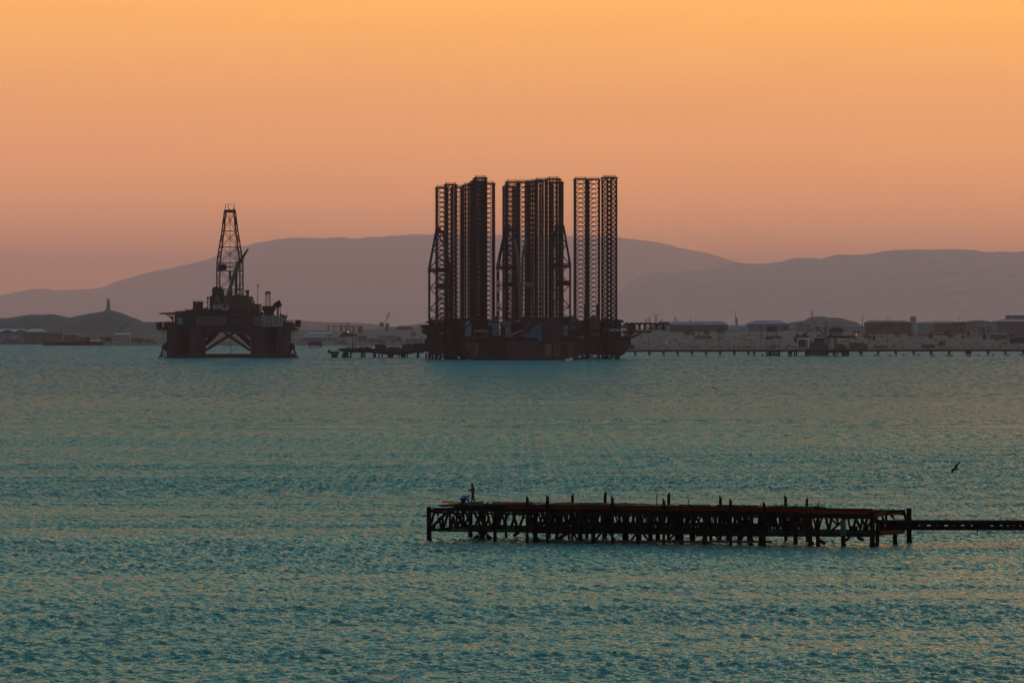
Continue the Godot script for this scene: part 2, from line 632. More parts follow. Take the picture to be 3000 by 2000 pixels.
func make_pier() -> void:
	M.tar = mottled(31, [lin(0.006, 0.006, 0.007), lin(0.012, 0.010, 0.009), lin(0.009, 0.008, 0.008)], 3.0, 0.8)
	M.tar.metallic_specular = 0.15
	M.rust = mottled(32, [lin(0.040, 0.011, 0.006), lin(0.11, 0.026, 0.010), lin(0.06, 0.016, 0.007)], 2.4, 0.9)
	M.rust.metallic_specular = 0.2
	M.plank = mottled(33, [lin(0.008, 0.007, 0.007), lin(0.016, 0.013, 0.011)], 2.0, 0.9)
	M.plank.metallic_specular = 0.2
	M.wet = plain(0.004, 0.004, 0.004, 0.5)
	M.panel = plain(0.030, 0.036, 0.045, 0.8)
	rng.seed = 12
	var t := thing("derelict_pier", "black derelict steel and timber pier on piles, two people on its left end", "pier", PIER_O)
	var o := PIER_O
	var gp := func(p: Vector3) -> Vector3: return p - o

	# piles: [px centre, width px, top py, share of the width]; they go down to the sea bed
	var piles := [[1256.6, 14, 1484, 0.0], [1378, 13, 1488, 1.0], [1414, 15, 1548, 0.5], [1450.5, 10, 1492, 0.08], [1482, 7, 1494, 0.95], [1545, 9.5, 1449.5, -0.05], [1568.5, 14, 1494, 0.12], [1604, 10, 1447, -0.05],
		[1632, 9, 1500, 0.7], [1677.5, 9, 1443, 1.0], [1700, 14, 1497, 0.3], [1738, 12, 1497, 0.05], [1773, 9.6, 1437, 1.0], [1794, 9, 1449, -0.05], [1835, 14, 1498, 0.35], [1868, 11, 1498, 0.05], [1905, 13, 1498, 0.6],
		[1945, 9, 1457, -0.05], [1959, 9.5, 1439.5, 1.0], [1995, 14, 1500, 0.1], [2032, 11, 1500, 0.5], [2066, 13, 1500, 0.05], [2110.5, 9, 1449, 1.0], [2140, 9, 1457, -0.05], [2166, 12, 1501, 0.4], [2200, 11, 1501, 0.06],
		[2239, 9, 1466, -0.06], [2232, 18, 1500, 0.04], [2301.5, 9, 1447, 1.0], [2330, 12, 1501, 0.5], [2364, 8, 1454, 1.0], [2374, 12, 1502, 0.0], [2396, 12, 1520, 0.05], [2470.5, 13.5, 1567, -0.03], [2555.5, 15, 1501, 0.0], [2571, 11, 1520, 0.25],
		[2622, 13, 1560, 0.6], [2663, 15, 1488, 1.0]]
	for i in piles.size():
		var p: Array = piles[i]
		var top: Vector3 = on_pier(p[0], p[2], p[3])
		var r: float = p[1] * 0.0304 / 2
		var b := B()
		var tall: bool = p[2] < 1470
		var foot := Vector3(top.x + rng.randf_range(-0.05, 0.05), -3.0, top.z)
		if tall:
			# a sawn and worn timber whose head slopes to a point
			var lean := 1.0 if i % 3 == 0 else -1.0
			var s := r * 0.95
			var lo := PackedVector3Array()
			var mid := PackedVector3Array()
			var hi := PackedVector3Array()
			for q in [Vector2(-1, -1), Vector2(1, -1), Vector2(1, 1), Vector2(-1, 1)]:
				lo.append(gp.call(foot + Vector3(q.x * s, 0, q.y * s)))
				mid.append(gp.call(top + Vector3(q.x * s, -0.52 - 0.20 * lean * q.x, q.y * s)))
				hi.append(gp.call(top + Vector3((lean * 0.66 + q.x * 0.22) * s, 0.0 if q.x * lean > 0 else -0.06, q.y * s * 0.55)))
			b.loft(lo, mid, false)
			b.loft(mid, hi)
			tag(put("fender_pile", b, M.tar, t), "tall timber with a worn pointed head" if i == 9 else "")
		else:
			b.tube(gp.call(foot), gp.call(top), r * 1.04, r, 12)
			b.tube(gp.call(Vector3(foot.x, -0.4, foot.z)), gp.call(Vector3(foot.x, 0.28, foot.z)), r * 1.35, r * 1.06, 12)
			put("pile", b, M.rust if i in [35, 37] and false else M.tar, t)
	# thin posts of a lost railing
	for p in [[1924, 1448, 0.9], [2018, 1461, 0.9], [2399, 1468, 0.95]]:
		var top: Vector3 = on_pier(p[0], p[1], p[2])
		var b := B().bar(gp.call(Vector3(top.x, 2.9, top.z)), gp.call(top), 0.075)
		b.bar(gp.call(top + Vector3(-0.09, -0.12, 0)), gp.call(top + Vector3(0.12, -0.10, 0)), 0.035)
		put("rail_post", b, M.tar, t)

	# lengthwise beams of three trusses: the near one, the middle one and the far one
	for row: float in [0.0, 0.5, 1.0]:
		var h0 := 3.02
		for k in 4:
			var u0 := 0.3 + k * 10.1
			var u1 := minf(u0 + 10.06, 40.6)
			var q: float = row
			# the top chord: a rusty channel along most of the near side
			var b := B().bar(gp.call(pier_at(u0, h0 - 0.16 - 0.03 * k, q)), gp.call(pier_at(u1, h0 - 0.19 - 0.03 * k, q)), 0.16, 0.30)
			put("top_beam", b, M.tar, t)
			if row == 0.0 and k > 0:
				# the rusty channel that edges the deck on the near side
				var e0: float = [0.0, 1486.0, 1850.0, 2205.0][k]
				var e1: float = [0.0, 1849.6, 2204.6, 2556.0][k]
				var top0 := 1482.3 + (e0 - 1490.0) * 0.0128
				var top1 := 1482.3 + (e1 - 1490.0) * 0.0128
				put("edge_channel", B().bar(gp.call(on_pier(e0, top0, -0.02)), gp.call(on_pier(e1, top1, -0.02)), 0.12, 0.33), M.rust, t)
				put("edge_flange", B().bar(gp.call(on_pier(e0, top0 - 5.6, -0.03)), gp.call(on_pier(e1, top1 - 5.6, -0.03)), 0.26, 0.05), M.tar, t)
			if row == 0.0:
				for w in 9:
					var uu := u0 + 0.5 + w * 1.1
					put("web_stiffener", B().bar(gp.call(pier_at(uu, h0 - 0.02 - 0.03 * k, -0.03)), gp.call(pier_at(uu, h0 + 0.28 - 0.03 * k, -0.03)), 0.06), M.rust if k > 0 else M.tar, t) if k > 0 else null
			b = B().bar(gp.call(pier_at(u0, 0.98, q)), gp.call(pier_at(u1, 0.98, q)), 0.18, 0.20)
			put("bottom_beam", b, M.tar, t)
			if row != 0.5 or k in [1, 2]:
				b = B().bar(gp.call(pier_at(u0, h0 - 0.46, q)), gp.call(pier_at(u1, h0 - 0.50, q)), 0.14, 0.16)
				put("waler", b, M.tar, t)
	# a second bottom beam, and the pipes and low landing stage along the middle of the near side
	put("bottom_beam", B().bar(gp.call(on_pier(2390, 1567, 0.0)), gp.call(on_pier(2556, 1568, 0.0)), 0.2, 0.26), M.tar, t)
	put("bottom_beam", B().bar(gp.call(on_pier(2040, 1566, 0.1)), gp.call(on_pier(2400, 1567, 0.1)), 0.2, 0.24), M.tar, t)
	for y: float in [1529.0, 1533.5]:
		put("pipe", B().tube(gp.call(on_pier(1549, y, 0.03)), gp.call(on_pier(2245, y + 6, 0.03)), 0.09, -1, 8), M.tar, t)
	for s in [[1570, 1745, 1556], [1745, 1900, 1552], [1900, 2060, 1556], [2060, 2250, 1555]]:
		put("landing_beam", B().bar(gp.call(on_pier(s[0], s[2], 0.02)), gp.call(on_pier(s[1], s[2] + 2, 0.02)), 0.24, 0.34), M.tar, t)
		put("landing_beam", B().bar(gp.call(on_pier(s[0], s[2] - 10, 0.3)), gp.call(on_pier(s[1], s[2] - 8, 0.3)), 0.2, 0.26), M.tar, t)
	for s in [[1576, 1740], [1742, 1905], [1910, 2080], [2082, 2262]]:
		put("water_beam", B().bar(gp.call(on_pier(s[0], 1584.5, 0.05)), gp.call(on_pier(s[1], 1586.5, 0.05)), 0.2, 0.20), M.wet, t)
	# plates and gussets
	for g in [[1264, 1276, 1535, 1551, 0.0], [1312, 1330, 1489, 1499, 0.05], [1402, 1428, 1549, 1566, 0.5], [1693, 1722, 1492, 1556, 0.75], [1760, 1788, 1495, 1540, 0.9], [1850, 1880, 1530, 1562, 0.85],
		[1900, 1916, 1496, 1530, 0.7], [1972, 1992, 1500, 1552, 0.6], [2050, 2074, 1528, 1566, 0.8], [2120, 2136, 1500, 1530, 0.7], [2160, 2188, 1522, 1560, 0.5], [2250, 2266, 1502, 1528, 0.9], [2300, 2330, 1524, 1556, 0.6], [2350, 2366, 1500, 1550, 0.8],
		[2480, 2504, 1503, 1513, 0.3], [2488, 2512, 1540, 1556, 0.4], [2528, 2545, 1540, 1556, 0.3]]:
		var a: Vector3 = gp.call(on_pier(g[0], g[3], g[4]))
		var c: Vector3 = gp.call(on_pier(g[1], g[2], g[4]))
		put("plate", B().bar(Vector3(a.x, (a.y + c.y) / 2, a.z), Vector3(c.x, (a.y + c.y) / 2, c.z), 0.10, c.y - a.y), M.tar, t)
	# the pale panel by the right end and the ochre box under the deck there
	var a2: Vector3 = gp.call(on_pier(2463, 1569, -0.05))
	var c2: Vector3 = gp.call(on_pier(2477.5, 1523, -0.05))
	tag(put("panel", B().bar(Vector3(a2.x, (a2.y + c2.y) / 2, a2.z), Vector3(c2.x, (a2.y + c2.y) / 2, c2.z), 0.12, c2.y - a2.y), M.panel, t), "pale grey upright steel panel")
	a2 = gp.call(on_pier(2574, 1567, 0.25))
	c2 = gp.call(on_pier(2638, 1552, 0.6))
	tag(put("box_girder", B().bar(Vector3(a2.x, (a2.y + c2.y) / 2, a2.z), Vector3(c2.x, (a2.y + c2.y) / 2, c2.z), 0.6, c2.y - a2.y), M.rust, t), "rusty orange box girder")

	# bracing drawn after the photograph: [px, py, px, py, thickness in m, share of the width]
	var d := [
		[1264, 1533, 1274, 1492, 0.10, 0.0], [1277.5, 1492, 1284, 1511, 0.09, 0.0], [1284, 1514, 1295.5, 1550, 0.11, 0.0], [1297, 1492, 1297, 1502, 0.10, 0.0], [1297, 1517, 1297, 1550, 0.11, 0.0], [1298, 1550, 1313.5, 1500, 0.11, 0.0],
		[1272, 1537.5, 1311, 1498, 0.20, 0.02], [1318, 1500, 1318, 1550, 0.12, 0.0], [1326.5, 1510, 1336.5, 1549, 0.12, 0.0], [1328, 1512, 1320.5, 1549, 0.12, 0.0], [1339.5, 1494, 1357, 1547, 0.11, 0.0], [1358, 1493, 1338, 1549, 0.11, 0.0],
		[1358.5, 1494, 1358.5, 1546, 0.11, 0.5], [1324, 1497, 1371, 1541, 0.12, 0.5], [1362, 1493, 1374, 1525, 0.10, 0.0], [1338, 1508, 1338, 1548, 0.11, 0.5], [1372, 1515, 1357, 1548, 0.10, 0.5],
		[1402, 1494, 1420, 1548, 0.12, 0.0], [1418, 1494, 1402, 1530, 0.11, 0.0], [1421, 1495, 1421, 1545, 0.10, 0.5], [1426, 1494, 1438, 1546, 0.10, 0.0], [1434, 1512, 1420, 1548, 0.14, 0.0], [1388, 1496, 1410, 1545, 0.14, 0.5], [1410, 1496, 1390, 1545, 0.14, 0.5],
		[1448, 1494, 1462, 1546, 0.11, 0.0], [1476, 1494, 1456, 1546, 0.12, 0.0], [1463, 1496, 1463, 1540, 0.09, 0.5], [1450, 1495, 1470, 1508, 0.10, 0.5], [1468, 1495, 1484, 1548, 0.10, 0.0], [1494, 1494, 1472, 1546, 0.10, 0.0], [1500, 1494, 1516, 1546, 0.12, 0.0],
		[1514, 1494, 1496, 1546, 0.11, 0.0], [1503, 1503, 1503, 1542, 0.07, 0.3], [1527, 1494, 1537, 1518, 0.10, 0.0], [1539, 1495, 1524, 1540, 0.10, 0.0], [1528, 1525, 1520, 1548, 0.10, 0.5],
		[1505, 1569, 1520, 1558, 0.22, 0.1], [1634, 1577, 1668, 1559, 0.20, 0.2], [1390, 1578, 1402, 1569, 0.26, 0.5], [1438, 1578, 1426, 1568, 0.26, 0.5], [1400, 1580, 1430, 1580, 0.14, 0.5], [2402, 1583, 2418, 1592, 0.24, 0.05], [2384, 1590, 2374, 1592, 0.26, 0.05],
		[2478, 1583, 2489, 1572, 0.18, 0.1], [2512, 1573, 2530, 1582, 0.20, 0.1], [2438, 1552, 2478, 1517, 0.16, 0.0], [2400, 1512, 2388, 1550, 0.12, 0.0], [2380, 1504, 2392, 1550, 0.13, 0.0], [2412, 1504, 2398, 1552, 0.13, 0.0], [2420, 1518, 2428, 1552, 0.12, 0.0],
		[2440, 1504, 2428, 1552, 0.12, 0.0], [2448, 1504, 2456, 1535, 0.10, 0.4], [2430, 1512, 2452, 1536, 0.09, 0.4], [2468, 1504, 2468, 1522, 0.10, 0.4], [2482, 1506, 2492, 1552, 0.13, 0.0], [2512, 1506, 2498, 1552, 0.12, 0.0], [2504, 1512, 2522, 1550, 0.12, 0.4],
		[2528, 1504, 2522, 1548, 0.10, 0.2], [2543, 1503, 2534, 1548, 0.12, 0.0], [2549, 1532, 2539, 1545, 0.18, 0.0], [2520, 1506, 2540, 1552, 0.10, 0.5], [2562, 1530, 2572, 1504, 0.12, 0.5], [2581, 1503, 2590, 1526, 0.14, 1.0], [2596, 1504, 2596, 1526, 0.12, 1.0],
		[2648, 1498, 2655, 1522, 0.12, 1.0], [2602, 1503, 2622, 1520, 0.06, 1.0], [2606, 1501, 2609, 1513, 0.05, 0.7], [2613, 1502, 2617, 1516, 0.09, 0.7], [2566, 1506, 2652, 1494, 0.10, 0.55]]
	for s in d:
		put("brace", B().bar(gp.call(on_pier(s[0], s[1], s[5])), gp.call(on_pier(s[2], s[3], s[5])), s[4] * (1.75 if s[4] < 0.13 else 1.2)), M.tar, t)
	# the dense middle part, where the trusses of the three rows cross one behind another
	for row: float in [0.0, 0.5, 1.0]:
		var px := (1552.0 if row < 0.9 else 1392.0) + row * 14.0
		while px < 2380.0:
			var w := rng.randf_range(11.0, 19.0)
			for s in [-1, 1]:
				if rng.randf() < (0.74 if row == 0.0 else 0.46):
					var x0: float = px - s * w * 0.5 + rng.randf_range(-2, 2)
					var x1: float = px + s * w * 0.5 + rng.randf_range(-2, 2)
					put("brace", B().bar(gp.call(on_pier(x0, 1495.0, row)), gp.call(on_pier(x1, 1551.0, row)), rng.randf_range(0.12, 0.17)), M.tar, t)
			if rng.randf() < 0.32:
				put("upright", B().bar(gp.call(on_pier(px + w * 0.5, 1494.0, row)), gp.call(on_pier(px + w * 0.5 + rng.randf_range(-1, 1), 1552.0, row)), rng.randf_range(0.09, 0.16)), M.tar, t)
			px += w
	# knees from the piles to the water beam, low in the middle part
	for k in 13:
		var px := 1590.0 + k * 52.0 + rng.randf_range(-8, 8)
		put("knee", B().bar(gp.call(on_pier(px, 1584, 0.3)), gp.call(on_pier(px + rng.randf_range(12, 24) * (1 if k % 2 else -1), 1560, 0.3)), 0.17), M.tar, t)
		put("knee", B().bar(gp.call(on_pier(px + 26, 1586, 0.75)), gp.call(on_pier(px + 26, 1556, 0.75)), rng.randf_range(0.2, 0.42)), M.tar, t)
	# far row: short braces at the right end and a cross beam at each end
	for u: float in [0.2, 8.0, 16.0, 24.0, 32.0, 40.4]:
		put("cross_beam", B().bar(gp.call(pier_at(u, 2.72, 0.0)), gp.call(pier_at(u, 2.72, 1.0)), 0.2, 0.3), M.rust if u > 40 else M.tar, t)
		put("cross_beam", B().bar(gp.call(pier_at(u, 1.0, 0.0)), gp.call(pier_at(u, 1.0, 1.0)), 0.18, 0.2), M.tar, t)
	for u: float in [34.0, 36.2, 38.3]:
		tag(put("cross_beam", B().bar(gp.call(pier_at(u, 2.80, 0.0)), gp.call(pier_at(u + 1.0, 2.80, 1.0)), 0.14, 0.26), M.rust, t), "rusty red cross beam")
	# the deck: planks laid across, uneven, some gone
	var u2 := 0.9
	while u2 < 33.4:
		var wide := rng.randf_range(0.34, 0.42)
		if rng.randf() > 0.07 and not (u2 > 12.0 and rng.randf() < 0.10):
			var lift := 3.06 + rng.randf_range(0.0, 0.05) + (0.09 if u2 < 17.0 else 0.0)
			var q0 := rng.randf_range(-0.02, 0.03)
			var q1 := rng.randf_range(0.96, 1.03)
			if u2 > 14.0 and rng.randf() < 0.2:
				q0 = rng.randf_range(0.05, 0.3)
			var b := B()
			var c := (PIER_U.normalized() * wide * 0.47)
			var p0 := pier_at(u2, lift, q0) - o
			var p1 := pier_at(u2, lift + rng.randf_range(-0.02, 0.02), q1) - o
			var up := Vector3(0, 0.055, 0)
			b.loft(PackedVector3Array([p0 - c, p0 + c, p1 + c, p1 - c]), PackedVector3Array([p0 - c + up, p0 + c + up, p1 + c + up, p1 - c + up]))
			put("plank", b, M.plank, t)
		u2 += wide + 0.02
	# loose timbers along the near edge and on the far side of the deck
	for s in [[1287, 1481, 1372, 1480, 0.02, 0.16], [1330, 1478.5, 1500, 1478, 0.15, 0.12], [1430, 1478, 1540, 1479, 0.1, 0.14], [1700, 1476, 1765, 1475, 0.7, 0.2], [1990, 1479, 2080, 1480, 0.6, 0.12], [2100, 1480, 2220, 1482, 0.7, 0.14], [2250, 1483, 2420, 1486, 0.75, 0.12]]:
		put("loose_timber", B().bar(gp.call(on_pier(s[0], s[1], s[4])), gp.call(on_pier(s[2], s[3], s[4])), 0.2, s[5]), M.plank, t)

	# things that lie on the deck
	M.orange = plain(0.50, 0.10, 0.02, 0.8)
	var deck := func(px: float, q: float) -> Vector3:
		var p := on_pier(px, 1478, q)
		p.y = 3.24
		return p
	var m := B()
	var p: Vector3 = deck.call(1310, 0.55)
	m.loft(PackedVector3Array([Vector3(-0.35, 0, -0.3), Vector3(1.6, 0, -0.35), Vector3(1.7, 0, 0.3), Vector3(-0.3, 0, 0.4)]), PackedVector3Array([Vector3(-0.1, 0.16, -0.12), Vector3(1.3, 0.07, -0.12), Vector3(1.4, 0.06, 0.1), Vector3(0.0, 0.2, 0.15)]))
	m.loft(PackedVector3Array([Vector3(-0.5, 0.0, -0.1), Vector3(0.1, 0.0, -0.12), Vector3(0.1, 0.0, 0.2), Vector3(-0.5, 0.0, 0.25)]), PackedVector3Array([Vector3(-0.38, 0.22, 0.0), Vector3(0.0, 0.20, 0.0), Vector3(0.0, 0.18, 0.12), Vector3(-0.36, 0.2, 0.15)]))
	var o2 := put("orange_tarpaulin", m, M.orange)
	o2.position = p
	tag(o2, "crumpled orange tarpaulin on the pier left of the crouching person", "tarpaulin")
	m = B()
	m.tube(Vector3(0, 0, 0), Vector3(0, 0.20, 0), 0.11, 0.13, 10).tube(Vector3(0, 0.20, 0), Vector3(0, 0.30, 0), 0.13, 0.05, 10)
	m.tube(Vector3(0.35, 0.06, 0), Vector3(0.65, 0.06, 0.1), 0.07, 0.05, 8)
	var bag := put("plastic_bag", m, plain(0.62, 0.62, 0.66, 0.6))
	bag.position = deck.call(1421, 0.5)
	tag(bag, "small white plastic bag on the deck right of the standing angler", "bag")
	var crate := thing("rust_red_crate", "flat rust red crate on the near edge of the pier deck", "crate", deck.call(1485, 0.35))
	M.red = plain(0.22, 0.035, 0.015, 0.9)
	put("base", B().box(Vector3(-0.32, 0, -0.22), Vector3(0.32, 0.03, 0.22)), M.red, crate)
	for s in [[-0.32, -0.29, -0.22, 0.22], [0.29, 0.32, -0.22, 0.22], [-0.29, 0.29, -0.22, -0.19], [-0.29, 0.29, 0.19, 0.22]]:
		put("side", B().box(Vector3(s[0], 0.03, s[2]), Vector3(s[1], 0.15, s[3])), M.red, crate)
	var sheet := put("steel_sheet", B().box(Vector3(-0.5, 0, -0.6), Vector3(0.5, 0.03, 0.6)).box(Vector3(-0.45, 0.03, -0.5), Vector3(0.45, 0.055, 0.5)), plain(0.10, 0.11, 0.16, 0.5))
	sheet.position = deck.call(1742, 0.9)
	tag(sheet, "bluish steel sheet lying at the far edge of the pier deck", "sheet")

	# the gangway with two pipes that leads off to the right
	var g := thing("pipe_bridge", "long low black pipe bridge running from the pier to the right edge", "pipe bridge", Vector3(34.0, 0, -434.0))
	var go := g.position
	var x0 := on_pier(2568, 1530, 0.75) - go
	var dirx := Vector3(62.0, 0.0, -3.0).normalized()
	for k in 2:
		var off := Vector3(0, 0, -0.9 * k)
		put("pipe", B().tube(Vector3(x0.x, 1.86, x0.z) + off, Vector3(x0.x, 1.58, x0.z) + off + dirx * 62.0, 0.20, -1, 10), M.tar, g)
		put("girder", B().bar(Vector3(x0.x, 1.34, x0.z) + off, Vector3(x0.x, 1.06, x0.z) + off + dirx * 62.0, 0.16, 0.34), M.tar, g)
	var along := 0.4
	while along < 60.0:
		var q := Vector3(x0.x, 1.30 - along * 0.0045, x0.z) + dirx * along
		if along < 8.0 or rng.randf() < 0.72:
			put("web", B().bar(q, q + Vector3(0, 0.42, 0), 0.5 if along < 10.0 else rng.randf_range(0.25, 0.55), 0.10).bar(q + Vector3(0.1, 0.0, -0.9), q + Vector3(0.3, 0.40, -0.9), 0.28), M.tar, g)
		along += rng.randf_range(0.45, 0.95)
	put("hanger", B().bar(Vector3(x0.x + 9.0, 1.3, x0.z + 0.1), Vector3(x0.x + 8.95, 0.72, x0.z + 0.1), 0.07).bar(Vector3(x0.x + 8.95, 0.78, x0.z + 0.1), Vector3(x0.x + 8.8, 0.70, x0.z + 0.1), 0.05), M.tar, g)
	for k in 3:
		var q := Vector3(x0.x + 16.0 + k * 19.0, 0, x0.z - 0.5)
		put("pile", B().tube(q + Vector3(0, -3, 0), q + Vector3(0, 0.95, 0), 0.2, -1, 10), M.tar, g) if k > 0 else null


# ---------------------------------------------------------------- people and birds
# a body as one skin: tapered capsules joined by a smooth minimum and meshed with surface nets
# bones: [from, to, radius there, radius here]
func skin(b: Mb, bones: Array, cell: float, blend: float) -> void:
	var lo := Vector3(1e9, 1e9, 1e9)
	var hi := -lo
	for q in bones:
		for e in 2:
			var r: float = q[2 + e] + blend
			lo = lo.min(q[e] - Vector3.ONE * r)
			hi = hi.max(q[e] + Vector3.ONE * r)
	lo -= Vector3.ONE * cell
	var n := Vector3i(((hi - lo) / cell).ceil()) + Vector3i.ONE * 2
	var f := PackedFloat32Array()
	f.resize(n.x * n.y * n.z)
	f.fill(1.0)
	for q in bones:
		var a: Vector3 = q[0]
		var c: Vector3 = q[1]
		var rr: float = maxf(q[2], q[3]) + blend * 1.5 + cell * 2
		var i0 := Vector3i(((a.min(c) - Vector3.ONE * rr - lo) / cell).floor()).clamp(Vector3i.ZERO, n - Vector3i.ONE)
		var i1 := Vector3i(((a.max(c) + Vector3.ONE * rr - lo) / cell).ceil()).clamp(Vector3i.ZERO, n - Vector3i.ONE)
		var ac := c - a
		var ll := maxf(ac.length_squared(), 1e-9)
		for z in range(i0.z, i1.z + 1):
			for y in range(i0.y, i1.y + 1):
				for x in range(i0.x, i1.x + 1):
					var p := lo + Vector3(x, y, z) * cell
					var t := clampf((p - a).dot(ac) / ll, 0.0, 1.0)
					var dd := p.distance_to(a + ac * t) - lerpf(q[2], q[3], t)
					var k := (z * n.y + y) * n.x + x
					var h := clampf(0.5 + 0.5 * (f[k] - dd) / blend, 0.0, 1.0)
					f[k] = lerpf(f[k], dd, h) - blend * h * (1.0 - h)
	var at_cell := {}
	var step := [1, n.x, n.x * n.y]
	for z in n.z - 1:
		for y in n.y - 1:
			for x in n.x - 1:
				var k := (z * n.y + y) * n.x + x
				var sum := Vector3.ZERO
				var cnt := 0
				for e in 12:
					var ax := e / 4
					var b1 := (ax + 1) % 3
					var b2 := (ax + 2) % 3
					var base: int = k + (e & 1) * step[b1] + ((e >> 1) & 1) * step[b2]
					var f0 := f[base]
					var f1: float = f[base + step[ax]]
					if (f0 < 0.0) != (f1 < 0.0):
						var pos := Vector3.ZERO
						pos[b1] = e & 1
						pos[b2] = (e >> 1) & 1
						pos[ax] = f0 / (f0 - f1)
						sum += pos
						cnt += 1
				if cnt:
					at_cell[k] = lo + (Vector3(x, y, z) + sum / cnt) * cell
	var grad := func(p: Vector3) -> Vector3:
		var g := (p - lo) / cell
		var i := Vector3i(g.round()).clamp(Vector3i.ONE, n - Vector3i.ONE * 2)
		var k := (i.z * n.y + i.y) * n.x + i.x
		return Vector3(f[k + 1] - f[k - 1], f[k + n.x] - f[k - n.x], f[k + n.x * n.y] - f[k - n.x * n.y]).normalized()
	for z in range(1, n.z - 1):
		for y in range(1, n.y - 1):
			for x in range(1, n.x - 1):
				var k := (z * n.y + y) * n.x + x
				for ax in 3:
					if (f[k] < 0.0) == (f[k + step[ax]] < 0.0):
						continue
					var s1: int = step[(ax + 1) % 3]
					var s2: int = step[(ax + 2) % 3]
					var q := [at_cell.get(k), at_cell.get(k - s1), at_cell.get(k - s1 - s2), at_cell.get(k - s2)]
					if q.has(null):
						continue
					var g := q.map(grad)
					b.tri3(q[0], q[1], q[2], g[0], g[1], g[2])
					b.tri3(q[0], q[2], q[3], g[0], g[2], g[3])


# five fingers that curl round what the hand holds; `out` points along the fingers, `up` away from the palm's back
func hand(bones: Array, wrist: Vector3, out: Vector3, up: Vector3) -> void:
	var side := out.cross(up).normalized()
	var palm := wrist + out * 0.085
	bones.append([wrist, palm, 0.032, 0.036])
	for i in 4:
		var root := palm + side * (i - 1.5) * 0.021
		var l: float = [0.036, 0.042, 0.040, 0.032][i]
		var mid := root + out * l - up * 0.012
		var tip := mid - up * l * 0.9 - out * 0.006
		bones.append([root, mid, 0.0105, 0.0095])
		bones.append([mid, tip, 0.0095, 0.008])
	var th := wrist + out * 0.03 + side * 0.034
	bones.append([th, th + side * 0.022 + out * 0.036 - up * 0.02, 0.013, 0.010])


func head(bones: Array, neck: Vector3, crown: Vector3, face: Vector3) -> void:
	var up := (crown - neck).normalized()
	var mid := neck.lerp(crown, 0.58)
	bones.append([neck - up * 0.03, neck + up * 0.06, 0.056, 0.052])
	bones.append([mid - face * 0.012, mid + up * 0.035 - face * 0.014, 0.082, 0.086])
	bones.append([mid - up * 0.055 + face * 0.035, mid - up * 0.06 + face * 0.05, 0.05, 0.036])    # jaw
	bones.append([mid - up * 0.005 + face * 0.086, mid - up * 0.03 + face * 0.10, 0.009, 0.013])   # nose
	var side := up.cross(face).normalized()
	for s in [-1, 1]:
		bones.append([mid + side * s * 0.083, mid + side * s * 0.088 - up * 0.03, 0.014, 0.011])      # ears


